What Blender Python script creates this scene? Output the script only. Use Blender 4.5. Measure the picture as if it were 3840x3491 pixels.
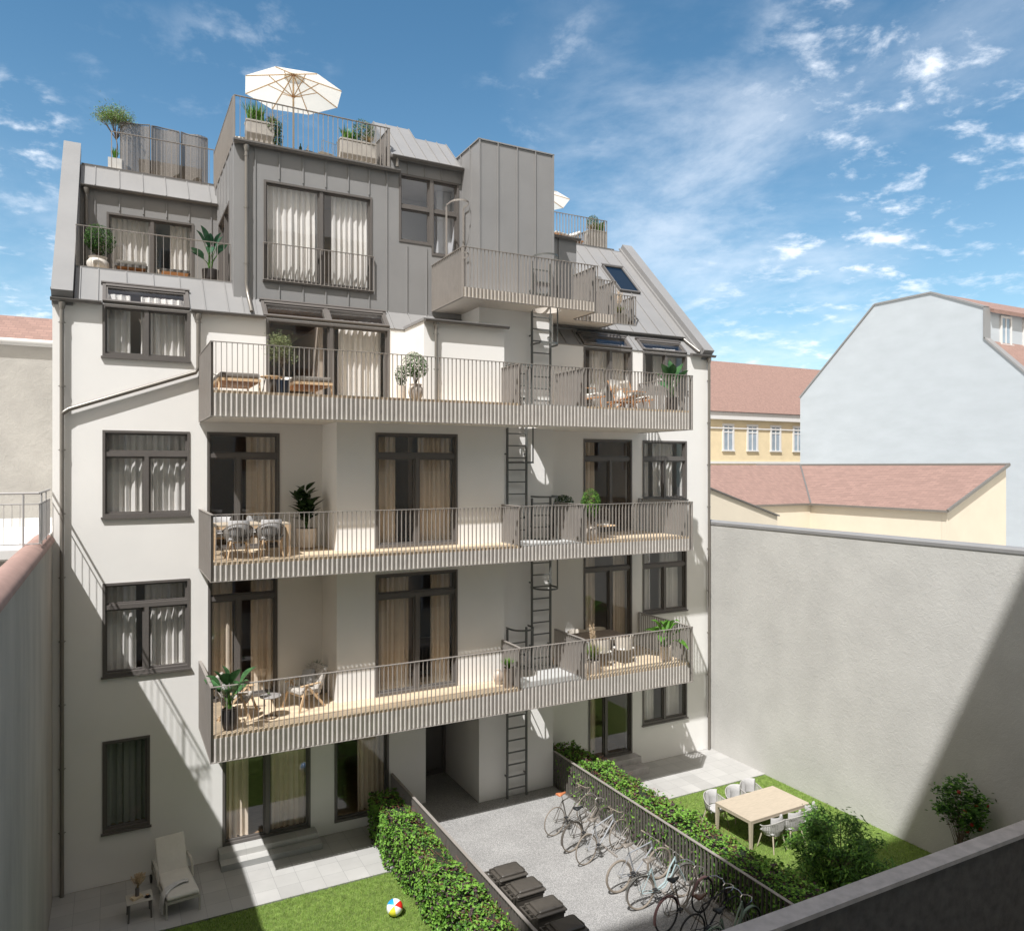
import bpy, math, random
from mathutils import Vector, Matrix
PI = math.pi
sc = bpy.context.scene
for o in list(bpy.data.objects): bpy.data.objects.remove(o)
COL = sc.collection
# ------------------------------------------------------------ camera
cam = bpy.data.cameras.new('camera'); camo = bpy.data.objects.new('camera', cam); COL.objects.link(camo)
cam.sensor_width = 36; cam.lens = 26.68; cam.shift_y = 0.0012; cam.clip_end = 1500; cam.clip_start = 0.05
camo.location = (0, 0, 9.434); camo.rotation_euler = (math.radians(90), 0, math.radians(-27.8))
sc.camera = camo
sc.render.resolution_x = 1024; sc.render.resolution_y = 930
# ------------------------------------------------------------ world / sky
SUN = Vector((-0.489, -0.42, 1.0)).normalized()
w = bpy.data.worlds.new('World'); sc.world = w; w.use_nodes = True
nt = w.node_tree; N = nt.nodes; L = nt.links; N.clear()
def wn(t, **k):
    n = N.new(t)
    for a, b in k.items(): setattr(n, a, b)
    return n
wo = wn('ShaderNodeOutputWorld'); bg = wn('ShaderNodeBackground')
sky = wn('ShaderNodeTexSky', sky_type='NISHITA', sun_disc=False)
sky.sun_elevation = math.asin(SUN.z); sky.sun_rotation = math.atan2(SUN.x, SUN.y) % (2*PI)
sky.air_density = 1.15; sky.dust_density = 0.6; sky.ozone_density = 1.6
tc = wn('ShaderNodeTexCoord'); sep = wn('ShaderNodeSeparateXYZ'); L.new(tc.outputs['Generated'], sep.inputs[0])
def wm(op, a, b=None, c=None, clamp=False):
    n = wn('ShaderNodeMath', operation=op, use_clamp=clamp)
    for i, v in enumerate((a, b, c)):
        if v is None: continue
        if isinstance(v, (int, float)): n.inputs[i].default_value = v
        else: L.new(v, n.inputs[i])
    return n.outputs[0]
zz = wm('ADD', wm('MAXIMUM', sep.outputs[2], 0.0), 0.16)
cmb = wn('ShaderNodeCombineXYZ')
L.new(wm('DIVIDE', sep.outputs[0], zz), cmb.inputs[0]); L.new(wm('DIVIDE', sep.outputs[1], zz), cmb.inputs[1])
def wnoise(scale, detail, rough, off, dist=0.0, stretch=(1, 1, 1), rot=0.0):
    m = wn('ShaderNodeMapping'); m.inputs['Location'].default_value = off; m.inputs['Scale'].default_value = stretch
    m.inputs['Rotation'].default_value = (0, 0, rot)
    L.new(cmb.outputs[0], m.inputs[0]); n = wn('ShaderNodeTexNoise')
    n.inputs['Scale'].default_value = scale; n.inputs['Detail'].default_value = detail
    n.inputs['Roughness'].default_value = rough; n.inputs['Distortion'].default_value = dist
    L.new(m.outputs[0], n.inputs['Vector']); return n.outputs['Fac']
def wsmooth(x, a, b):
    n = wn('ShaderNodeMapRange', interpolation_type='SMOOTHSTEP')
    n.inputs[1].default_value = a; n.inputs[2].default_value = b; L.new(x, n.inputs[0]); return n.outputs[0]
nrmv = wn('ShaderNodeVectorMath', operation='NORMALIZE'); L.new(tc.outputs['Generated'], nrmv.inputs[0])
def blob(px, py, r, s):       # a soft patch of cloud round one direction of the sky
    th = math.radians(27.8); u = (px-1920)/2846; v = (1750-py)/2846
    d = Vector((u*math.cos(th)+math.sin(th), math.cos(th)-u*math.sin(th), v)).normalized()
    n = wn('ShaderNodeVectorMath', operation='DOT_PRODUCT'); L.new(nrmv.outputs[0], n.inputs[0]); n.inputs[1].default_value = d
    return wm('MULTIPLY', wsmooth(n.outputs['Value'], math.cos(r/2846), 1.0), s)
def tot(l):
    x = l[0]
    for y in l[1:]: x = wm('MAXIMUM', x, y)
    return x
puff = wsmooth(wnoise(6.5, 10, 0.62, (1.7, 0.4, 2.0), 0.15), 0.50, 0.74)
soft = wsmooth(wnoise(2.2, 10, 0.62, (8.4, 3.3, 4.0), 0.2, (1.0, 0.8, 1), 0.3), 0.36, 0.72)
mp_ = tot([blob(*a) for a in ((3450, 330, 600, 1.35), (3620, 60, 420, 1.0), (3250, 880, 420, 1.4), (3650, 900, 300, .9), (2950, 1150, 420, .8), (60, 520, 230, 1.3), (60, 1010, 260, 1.3), (950, 270, 300, .42), (2080, 330, 330, .4), (3100, 1300, 300, .9), (500, 300, 260, .2))])
ms_ = tot([blob(*a) for a in ((2550, 620, 620, 1.15), (2900, 1100, 520, 1.0), (3300, 150, 600, .6), (2300, 300, 400, .4), (60, 1000, 400, .7))])
cl = wm('ADD', wm('MULTIPLY', puff, wm('MULTIPLY', mp_, 0.80), clamp=True), wm('MULTIPLY', wm('MULTIPLY', soft, ms_), 0.42), clamp=True)
cl = wm('MULTIPLY', cl, wsmooth(sep.outputs[2], -0.02, 0.06))
hz = wm('POWER', wm('SUBTRACT', 1.0, wm('MAXIMUM', sep.outputs[2], 0.0), clamp=True), 5.0)
mxh = wn('ShaderNodeMix', data_type='RGBA'); L.new(wm('MULTIPLY', hz, 0.32), mxh.inputs[0])
tint = wn('ShaderNodeMix', data_type='RGBA', blend_type='MULTIPLY'); tint.inputs[0].default_value = 1
L.new(sky.outputs[0], tint.inputs[6]); 
tg = wn('ShaderNodeMix', data_type='RGBA'); L.new(wsmooth(sep.outputs[2], 0.0, 0.55), tg.inputs[0]); tg.inputs[6].default_value = (0.80, 0.98, 1.0, 1); tg.inputs[7].default_value = (0.46, 0.76, 0.84, 1); L.new(tg.outputs[2], tint.inputs[7])
L.new(tint.outputs[2], mxh.inputs[6]); mxh.inputs[7].default_value = (4.6, 6.6, 8.4, 1)
mx = wn('ShaderNodeMix', data_type='RGBA'); L.new(cl, mx.inputs[0]); L.new(mxh.outputs[2], mx.inputs[6])
mx.inputs[7].default_value = (7.6, 8.0, 8.6, 1)
glow_dot = wn('ShaderNodeVectorMath', operation='DOT_PRODUCT'); L.new(nrmv.outputs[0], glow_dot.inputs[0]); glow_dot.inputs[1].default_value = Vector((-0.52, -0.66, 0.54)).normalized()
mg = wn('ShaderNodeMix', data_type='RGBA'); L.new(wm('MULTIPLY', wsmooth(glow_dot.outputs['Value'], 0.05, 1.0), 0.80), mg.inputs[0]); L.new(mx.outputs[2], mg.inputs[6]); mg.inputs[7].default_value = (11.0, 9.2, 7.1, 1)   # warm glow added to the unseen sky behind the camera, warming the ambient light
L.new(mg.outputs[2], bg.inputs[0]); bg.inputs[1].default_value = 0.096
L.new(bg.outputs[0], wo.inputs[0])
# ------------------------------------------------------------ sun + exposure
sl = bpy.data.lights.new('sun', 'SUN'); sl.energy = 3.95; sl.angle = math.radians(0.6); sl.color = (1, 0.993, 0.98)
so = bpy.data.objects.new('sun', sl); COL.objects.link(so); so.rotation_euler = SUN.to_track_quat('Z', 'Y').to_euler()
sc.view_settings.view_transform = 'Standard'; sc.view_settings.look = 'None'; sc.view_settings.exposure = 0.70
sc.view_settings.gamma = 1; sc.view_settings.use_curve_mapping = False
sc.cycles.max_bounces = 8; sc.cycles.diffuse_bounces = 5; sc.cycles.transparent_max_bounces = 14
sc.cycles.glossy_bounces = 3
rnd = random.Random(7)
U = rnd.uniform
# ------------------------------------------------------------ mesh helper
class MB:
    def __init__(s): s.v = []; s.f = []; s.m = []; s.sm = []; s.cm = 0; s.cs = False; s.M = None
    def P(s, p):
        s.v.append(tuple(s.M @ Vector(p)) if s.M else tuple(p)); return len(s.v)-1
    def F(s, *i): s.f.append(tuple(i)); s.m.append(s.cm); s.sm.append(s.cs)
    def q(s, *pts): s.F(*[s.P(p) for p in pts])
    def box(s, x0, x1, y0, y1, z0, z1):
        a = [s.P(p) for p in ((x0,y0,z0),(x1,y0,z0),(x1,y1,z0),(x0,y1,z0),(x0,y0,z1),(x1,y0,z1),(x1,y1,z1),(x0,y1,z1))]
        for i in ((0,3,2,1),(4,5,6,7),(0,1,5,4),(1,2,6,5),(2,3,7,6),(3,0,4,7)): s.F(*[a[k] for k in i])
    def hexa(s, lo, hi):     # lo, hi: 4 points each, ccw seen from above
        a = [s.P(p) for p in lo] + [s.P(p) for p in hi]
        for i in ((0,3,2,1),(4,5,6,7),(0,1,5,4),(1,2,6,5),(2,3,7,6),(3,0,4,7)): s.F(*[a[k] for k in i])
    def ext(s, poly, d):     # extrude a planar polygon along vector d
        d = Vector(d); n = len(poly)
        a = [s.P(p) for p in poly]; b = [s.P(Vector(p)+d) for p in poly]
        s.F(*a[::-1]); s.F(*b)
        for i in range(n): j = (i+1) % n; s.F(a[i], a[j], b[j], b[i])
    def tube(s, pts, r, n=6, cap=True, flat=None):
        pts = [Vector(p) for p in pts]; R = r if isinstance(r, (list, tuple)) else [r]*len(pts)
        rings = []; up = None
        for i, p in enumerate(pts):
            t = (pts[min(i+1, len(pts)-1)] - pts[max(i-1, 0)])
            if t.length < 1e-9: t = Vector((0, 0, 1))
            t.normalize()
            if up is None: up = Vector((0,0,1)) if abs(t.z) < 0.9 else Vector((1,0,0))
            a = t.cross(up)
            if a.length < 1e-6: a = t.orthogonal()
            a.normalize(); b = a.cross(t).normalized(); up = b
            fa, fb = flat if flat else (1, 1)
            rings.append([s.P(p + a*math.cos(2*PI*k/n+PI/n)*R[i]*fa + b*math.sin(2*PI*k/n+PI/n)*R[i]*fb) for k in range(n)])
        cs = s.cs; s.cs = n > 4
        for i in range(len(rings)-1):
            for k in range(n):
                j = (k+1) % n; s.F(rings[i][k], rings[i+1][k], rings[i+1][j], rings[i][j])
        s.cs = cs
        if cap: s.F(*rings[0]); s.F(*rings[-1][::-1])
    def bar(s, a, b, w, h):  # rectangular bar
        a = Vector(a); b = Vector(b); t = (b-a).normalized()
        u = Vector((0,0,1)) if abs(t.z) < 0.9 else Vector((0,1,0))
        x = t.cross(u).normalized()*w/2; y = x.cross(t).normalized()*h/2
        A = [s.P(a+p) for p in (-x-y, x-y, x+y, -x+y)]; B = [s.P(b+p) for p in (-x-y, x-y, x+y, -x+y)]
        s.F(*A); s.F(*B[::-1])
        for i in range(4): j = (i+1) % 4; s.F(A[i], B[i], B[j], A[j])
    def lathe(s, prof, c=(0,0,0), n=24, cap=True):
        cs = s.cs; s.cs = True; rings = []
        for r, z in prof: rings.append([s.P((c[0]+r*math.cos(2*PI*k/n), c[1]+r*math.sin(2*PI*k/n), c[2]+z)) for k in range(n)])
        for i in range(len(rings)-1):
            for k in range(n): j = (k+1) % n; s.F(rings[i][k], rings[i][j], rings[i+1][j], rings[i+1][k])
        s.cs = cs
        if cap: s.F(*rings[0][::-1]); s.F(*rings[-1])
    def ball(s, c, r, n=10, m=7, sx=1, sy=1, sz=1):
        s.lathe([(max(1e-3, r*math.sin(PI*i/m))*1.0, -r*math.cos(PI*i/m)*sz) for i in range(m+1)], c, n, cap=True)
    def torus(s, c, R, r, ax='x', n=28, m=8, a0=0, a1=2*PI):
        pts = []
        full = abs(a1-a0-2*PI) < 1e-6
        for i in range(n+1):
            a = a0+(a1-a0)*i/n; u, v = R*math.cos(a), R*math.sin(a)
            pts.append({'x': (c[0], c[1]+u, c[2]+v), 'y': (c[0]+u, c[1], c[2]+v), 'z': (c[0]+u, c[1]+v, c[2])}[ax])
        rings = []
        for i in range(n + (0 if full else 1)):
            a = a0+(a1-a0)*i/n; ca, sa = math.cos(a), math.sin(a); ring = []
            for k in range(m):
                b = 2*PI*k/m; rr = R + r*math.cos(b); w_ = r*math.sin(b)
                ring.append(s.P({'x': (c[0]+w_, c[1]+rr*ca, c[2]+rr*sa), 'y': (c[0]+rr*ca, c[1]+w_, c[2]+rr*sa), 'z': (c[0]+rr*ca, c[1]+rr*sa, c[2]+w_)}[ax]))
            rings.append(ring)
        cs = s.cs; s.cs = True
        for i in range(n):
            A = rings[i]; B = rings[(i+1) % len(rings)]
            for k in range(m): j = (k+1) % m; s.F(A[k], B[k], B[j], A[j])
        s.cs = cs
    def rbox(s, x0, x1, y0, y1, z0, z1, r, nz=3, n=4):   # cushion-like box: rounded in plan and at top/bottom edges
        prof = [(r*(1-math.cos(a)), r*(1-math.sin(a))) for a in [PI/2*i/nz for i in range(nz+1)]]
        levels = [(r-r*math.sin(PI/2*i/nz), r-r*math.cos(PI/2*i/nz)) for i in range(nz+1)]
        levels = [(i_, z0+dz) for i_, dz in levels] + [(i_, z1-dz) for i_, dz in levels[::-1]]
        rings = []
        for ins, z in levels:
            ring = []
            rr = max(r-ins, 0.001)
            for cx_, cy_, a0 in ((x1-ins-rr, y1-ins-rr, 0), (x0+ins+rr, y1-ins-rr, PI/2), (x0+ins+rr, y0+ins+rr, PI), (x1-ins-rr, y0+ins+rr, 1.5*PI)):
                for k in range(n+1):
                    a = a0+PI/2*k/n; ring.append(s.P((cx_+rr*math.cos(a), cy_+rr*math.sin(a), z)))
            rings.append(ring)
        cs = s.cs; s.cs = True; m = len(rings[0])
        for i in range(len(rings)-1):
            for k in range(m): j = (k+1) % m; s.F(rings[i][k], rings[i][j], rings[i+1][j], rings[i+1][k])
        s.F(*rings[0][::-1]); s.F(*rings[-1]); s.cs = cs
    def leaf(s, p, d, n, L_, W_, fold=0.25, droop=0.0, seg=2, tip=0.5, rip=0):
        p = Vector(p); d = Vector(d).normalized(); n = Vector(n); side = d.cross(n)
        if side.length < 1e-5: side = d.orthogonal()
        side.normalize(); n = side.cross(d).normalized(); prev = None; cs = s.cs; s.cs = True
        for i in range(seg+1):
            t = i/seg
            wd = W_*0.5*(math.sin(PI*min(1, t**(tip*1.2+0.2)*1.0)) if 0 < t < 1 else (0.06 if t == 0 else 0.0))
            c = p + d*L_*t - Vector((0,0,1))*droop*L_*t*t
            up = n*fold*wd
            if wd <= 1e-5: cur = [s.P(c)]
            else: cur = [s.P(c-side*wd+up), s.P(c), s.P(c+side*wd+up)]
            if prev:
                if len(prev) == 3 and len(cur) == 3: s.F(prev[0], prev[1], cur[1], cur[0]); s.F(prev[1], prev[2], cur[2], cur[1])
                elif len(cur) == 1: s.F(prev[0], prev[1], cur[0]); s.F(prev[1], prev[2], cur[0])
                elif len(prev) == 1: s.F(prev[0], cur[1], cur[0]); s.F(prev[0], cur[2], cur[1])
            prev = cur
        s.cs = cs
    def build(s, name, mats, parent=None, loc=None, rz=0, auto=40):
        me = bpy.data.meshes.new(name); me.from_pydata(s.v, [], s.f)
        if not isinstance(mats, (list, tuple)): mats = [mats]
        for m_ in mats: me.materials.append(m_)
        me.polygons.foreach_set('material_index', s.m); me.polygons.foreach_set('use_smooth', s.sm)
        if any(s.sm):
            try: me.set_sharp_from_angle(angle=math.radians(auto))
            except Exception: pass
        me.update()
        o = bpy.data.objects.new(name, me); COL.objects.link(o)
        if parent: o.parent = parent
        if loc: o.location = loc
        if rz: o.rotation_euler = (0, 0, rz)
        return o
def tag(o, label=None, cat=None, group=None, kind=None):
    if label: o['label'] = label
    if cat: o['category'] = cat
    if group: o['group'] = group
    if kind: o['kind'] = kind
    return o
def empty(name, loc, rz, label, cat, group=None):
    o = bpy.data.objects.new(name, None); o.empty_display_size = 0.2; COL.objects.link(o)
    o.location = loc; o.rotation_euler = (0, 0, rz); return tag(o, label, cat, group)
def copy_tree(o, loc, rz, label):
    c = o.copy(); COL.objects.link(c); c.location = loc; c.rotation_euler = (0, 0, rz); c['label'] = label
    for ch in o.children:
        d = ch.copy(); COL.objects.link(d); d.parent = c
        for g in ch.children: e = g.copy(); COL.objects.link(e); e.parent = d
    return c
# ------------------------------------------------------------ materials
MT = {}
def mat(name, col, rough=0.6, metal=0.0, var=0.0, vscale=3.0, bump=0.0, bscale=40.0, spec=0.5, stretch=None, col2=None, trans=0.0, coat=0.0, detail=5, bump2=0.0, b2scale=4.0):
    m = bpy.data.materials.new(name); m.use_nodes = True; t = m.node_tree; n = t.nodes; l = t.links
    b = n['Principled BSDF']; b.inputs['Base Color'].default_value = (*col, 1); b.inputs['Roughness'].default_value = rough
    b.inputs['Metallic'].default_value = metal; b.inputs['Specular IOR Level'].default_value = spec
    b.inputs['Coat Weight'].default_value = coat
    tcn = n.new('ShaderNodeTexCoord'); src = tcn.outputs['Object']
    if stretch:
        mp = n.new('ShaderNodeMapping'); mp.inputs['Scale'].default_value = stretch; l.new(src, mp.inputs[0]); src = mp.outputs[0]
    if var > 0 or col2:
        ns = n.new('ShaderNodeTexNoise'); ns.inputs['Scale'].default_value = vscale; ns.inputs['Detail'].default_value = detail
        ns.inputs['Roughness'].default_value = 0.6
        l.new(src, ns.inputs['Vector']); r = n.new('ShaderNodeValToRGB'); e = r.color_ramp.elements
        c2 = col2 if col2 else tuple(min(1, c*(1+var)) for c in col); c1 = col if col2 else tuple(c*(1-var) for c in col)
        e[0].position = 0.32; e[1].position = 0.68; e[0].color = (*c1, 1); e[1].color = (*c2, 1)
        l.new(ns.outputs['Fac'], r.inputs[0]); l.new(r.outputs[0], b.inputs['Base Color'])
    if bump > 0:
        nb = n.new('ShaderNodeTexNoise'); nb.inputs['Scale'].default_value = bscale; nb.inputs['Detail'].default_value = 6
        l.new(src, nb.inputs['Vector']); bp = n.new('ShaderNodeBump'); bp.inputs['Strength'].default_value = bump; bp.inputs['Distance'].default_value = 0.02
        l.new(nb.outputs['Fac'], bp.inputs['Height'])
        if bump2 > 0:
            n2 = n.new('ShaderNodeTexNoise'); n2.inputs['Scale'].default_value = b2scale; n2.inputs['Detail'].default_value = 8; n2.inputs['Distortion'].default_value = 1.5
            l.new(src, n2.inputs['Vector']); p2 = n.new('ShaderNodeBump'); p2.inputs['Strength'].default_value = bump2; p2.inputs['Distance'].default_value = 0.05
            l.new(n2.outputs['Fac'], p2.inputs['Height']); l.new(bp.outputs[0], p2.inputs['Normal']); l.new(p2.outputs[0], b.inputs['Normal'])
        else: l.new(bp.outputs[0], b.inputs['Normal'])
    if trans > 0:
        tr = n.new('ShaderNodeBsdfTranslucent'); mxs = n.new('ShaderNodeMixShader'); mxs.inputs[0].default_value = trans
        if b.inputs['Base Color'].links: l.new(b.inputs['Base Color'].links[0].from_socket, tr.inputs[0])
        else: tr.inputs[0].default_value = (*col, 1)
        l.new(b.outputs[0], mxs.inputs[1]); l.new(tr.outputs[0], mxs.inputs[2]); l.new(mxs.outputs[0], n['Material Output'].inputs[0])
    MT[name] = m; return m
def leafmat(name, col, var=0.35, trans=0.22, rough=0.55):
    m = mat(name, col, rough, var=var, vscale=9.0, trans=trans, detail=2, spec=0.22); return m
plaster = mat('white_plaster', (0.79, 0.768, 0.738), 0.9, var=0.022, vscale=0.8, bump=0.12, bscale=90, spec=0.2)
metal = mat('zinc_cladding', (0.243, 0.238, 0.235), 0.45, metal=0.0, var=0.05, vscale=0.9, spec=0.45, bump=0.03, bscale=6)
metal_d = mat('dark_metal', (0.135, 0.125, 0.117), 0.4, spec=0.5, var=0.05, vscale=2)
frame_m = mat('window_frame_metal', (0.12, 0.108, 0.10), 0.4, spec=0.5, var=0.04, vscale=3)
rail_m = mat('railing_steel', (0.265, 0.24, 0.218), 0.45, spec=0.4, var=0.05, vscale=4)
ladder_m = mat('ladder_steel', (0.11, 0.112, 0.105), 0.42, spec=0.5, var=0.08, vscale=5)
pipe_m = mat('pipe_metal', (0.20, 0.182, 0.16), 0.32, metal=0.25, var=0.06, vscale=3)
concrete = mat('fair_concrete', (0.74, 0.70, 0.65), 0.85, var=0.10, vscale=3.5, bump=0.2, bscale=60)
soffit = mat('soffit_plaster', (0.66, 0.60, 0.53), 0.9, var=0.04, vscale=2, bump=0.08)
rough_wall = mat('rough_render', (0.50, 0.488, 0.462), 0.95, var=0.07, vscale=0.8, bump=0.30, bscale=40, bump2=0.16, b2scale=6, spec=0.2, detail=8)
rough_wall2 = mat('rough_render_old', (0.43, 0.39, 0.345), 0.95, var=0.14, vscale=0.9, bump=0.3, bscale=30, bump2=0.25, b2scale=4, spec=0.2, stretch=(1, 1, 0.35), detail=8)
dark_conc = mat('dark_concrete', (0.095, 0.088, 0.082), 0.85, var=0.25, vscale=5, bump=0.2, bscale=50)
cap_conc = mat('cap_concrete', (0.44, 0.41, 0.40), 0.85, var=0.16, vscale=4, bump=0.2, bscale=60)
wood_l = mat('light_teak', (0.62, 0.44, 0.27), 0.55, var=0.16, vscale=3, stretch=(2, 14, 14), bump=0.05, bscale=20)
wood_pale = mat('bleached_wood', (0.42, 0.355, 0.275), 0.6, var=0.10, vscale=3, stretch=(2, 16, 16))
wood_d = mat('warm_teak', (0.42, 0.20, 0.08), 0.5, var=0.2, vscale=4, stretch=(2, 12, 12))
rope = mat('rope_grey', (0.26, 0.235, 0.21), 0.9, var=0.22, vscale=60, bump=0.5, bscale=140)
rope_l = mat('rope_light', (0.36, 0.345, 0.325), 0.9, var=0.18, vscale=60, bump=0.4, bscale=140)
cush = mat('cushion_grey', (0.40, 0.39, 0.385), 0.95, var=0.05, vscale=12, bump=0.25, bscale=14)
cush_w = mat('cushion_white', (0.62, 0.59, 0.54), 0.95, var=0.05, vscale=10, bump=0.25, bscale=16)
cush_p = mat('patterned_fabric', (0.22, 0.18, 0.15), 0.95, col2=(0.62, 0.59, 0.54), vscale=55, bump=0.3, bscale=60, detail=1)
black_m = mat('black_lacquer', (0.012, 0.012, 0.014), 0.35, spec=0.5, var=0.1)
black_r = mat('black_rubber', (0.02, 0.02, 0.021), 0.7, var=0.2, vscale=10)
spoke_m = mat('dull_spokes', (0.30, 0.29, 0.27), 0.7, var=0.05)
chrome = mat('bright_steel', (0.62, 0.60, 0.57), 0.25, metal=0.9, var=0.08, vscale=8)
canvas = mat('white_canvas', (0.86, 0.85, 0.80), 0.9, trans=0.45, var=0.02, bump=0.1, bscale=8)
cer_w = mat('ceramic_cream', (0.66, 0.58, 0.50), 0.55, var=0.08, vscale=6, bump=0.1, bscale=20)
cer_s = mat('stone_pot', (0.34, 0.29, 0.25), 0.75, col2=(0.60, 0.52, 0.44), vscale=5, bump=0.3, bscale=30)
cer_d = mat('dark_pot', (0.045, 0.04, 0.04), 0.4, var=0.2, vscale=4)
soil = mat('soil', (0.035, 0.022, 0.014), 0.95, var=0.4, vscale=30, bump=0.6, bscale=60)
g_dark = leafmat('leaf_dark', (0.020, 0.055, 0.015)); g_mid = leafmat('leaf_mid', (0.06, 0.145, 0.025)); g_lite = leafmat('leaf_light', (0.17, 0.32, 0.05))
g_pur = leafmat('leaf_purple', (0.075, 0.045, 0.05), trans=0.12); g_olive = leafmat('leaf_olive', (0.22, 0.25, 0.12)); g_gr = leafmat('leaf_bluegreen', (0.035, 0.10, 0.055))
g_hedge = leafmat('leaf_hedge', (0.17, 0.33, 0.05)); g_hedge2 = leafmat('leaf_hedge_deep', (0.085, 0.20, 0.035))
g_ban = leafmat('leaf_banana', (0.10, 0.24, 0.035), trans=0.35); g_str = leafmat('leaf_strelitzia', (0.055, 0.135, 0.05), rough=0.3)
g_rub = leafmat('leaf_rubber', (0.030, 0.058, 0.022), rough=0.22); grassy = leafmat('ornamental_grass', (0.14, 0.19, 0.045)); dry = leafmat('dry_grass', (0.42, 0.30, 0.15), trans=0.3)
plume = mat('pampas_plume', (0.72, 0.58, 0.42), 0.95, trans=0.3, var=0.15, vscale=20); bark = mat('bark', (0.16, 0.12, 0.085), 0.9, var=0.3, vscale=18, bump=0.5, bscale=50)
twig = mat('red_twig', (0.20, 0.07, 0.045), 0.8, var=0.2)
white_p = mat('white_panel', (0.50, 0.50, 0.49), 0.6, var=0.05, vscale=6)
inner = mat('interior_wall', (0.52, 0.43, 0.35), 0.9, var=0.04); inner_l = mat('interior_white', (0.75, 0.75, 0.77), 0.9, var=0.03)
parquet = mat('parquet', (0.40, 0.26, 0.15), 0.35, var=0.2, vscale=3, stretch=(1.5, 12, 12))
curtain_m = mat('sheer_curtain', (0.92, 0.89, 0.85), 0.9, trans=0.16, var=0.03, vscale=4); curtain_b = mat('linen_curtain', (0.86, 0.73, 0.58), 0.9, trans=0.14, var=0.04, vscale=4)
curtain_g = mat('grey_curtain', (0.38, 0.39, 0.38), 0.9, trans=0.2, var=0.04, vscale=4)
yel = mat('yellow_render', (0.66, 0.55, 0.36), 0.9, var=0.05, vscale=1.2, bump=0.1, bscale=20)
cream = mat('cream_render', (0.64, 0.565, 0.45), 0.9, var=0.03, vscale=0.8, bump=0.1, bscale=20)
bluegrey = mat('pale_grey_render', (0.42, 0.455, 0.485), 0.9, var=0.05, vscale=0.5, bump=0.15, bscale=10, stretch=(1, 1, 3))
trim_w = mat('white_trim', (0.62, 0.61, 0.595), 0.8, var=0.03)
bin_m = mat('bin_plastic', (0.068, 0.060, 0.051), 0.38, spec=0.5, var=0.1, vscale=6, bump=0.04, bscale=120)
def glassmat(name, tint_, boost=1.0):
    m = bpy.data.materials.new(name); m.use_nodes = True; t = m.node_tree; n = t.nodes; l = t.links; n.remove(n['Principled BSDF'])
    tr = n.new('ShaderNodeBsdfTransparent'); tr.inputs[0].default_value = (*tint_, 1)
    gl = n.new('ShaderNodeBsdfGlossy'); gl.inputs['Roughness'].default_value = 0.0; gl.inputs[0].default_value = (0.95, 0.97, 1, 1)
    lw = n.new('ShaderNodeLayerWeight'); lw.inputs['Blend'].default_value = 0.5; pw = n.new('ShaderNodeMath'); pw.operation = 'POWER'; pw.inputs[1].default_value = 4.0; l.new(lw.outputs['Facing'], pw.inputs[0])
    mu = n.new('ShaderNodeMath'); mu.operation = 'MULTIPLY_ADD'; mu.inputs[1].default_value = 0.8; mu.inputs[2].default_value = 0.085*boost; l.new(pw.outputs[0], mu.inputs[0])
    ns = n.new('ShaderNodeTexNoise'); ns.inputs['Scale'].default_value = 1.4; bp = n.new('ShaderNodeBump'); bp.inputs['Strength'].default_value = 0.012; bp.inputs['Distance'].default_value = 0.05
    tcn = n.new('ShaderNodeTexCoord'); l.new(tcn.outputs['Object'], ns.inputs['Vector']); l.new(ns.outputs['Fac'], bp.inputs['Height']); l.new(bp.outputs[0], gl.inputs['Normal'])
    mxs = n.new('ShaderNodeMixShader'); l.new(mu.outputs[0], mxs.inputs[0]); l.new(tr.outputs[0], mxs.inputs[1]); l.new(gl.outputs[0], mxs.inputs[2])
    l.new(mxs.outputs[0], n['Material Output'].inputs[0]); return m
glass = glassmat('window_glass', (0.93, 0.93, 0.93)); clear = glassmat('clear_glass', (0.9, 0.93, 0.92), 0.8)
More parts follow.
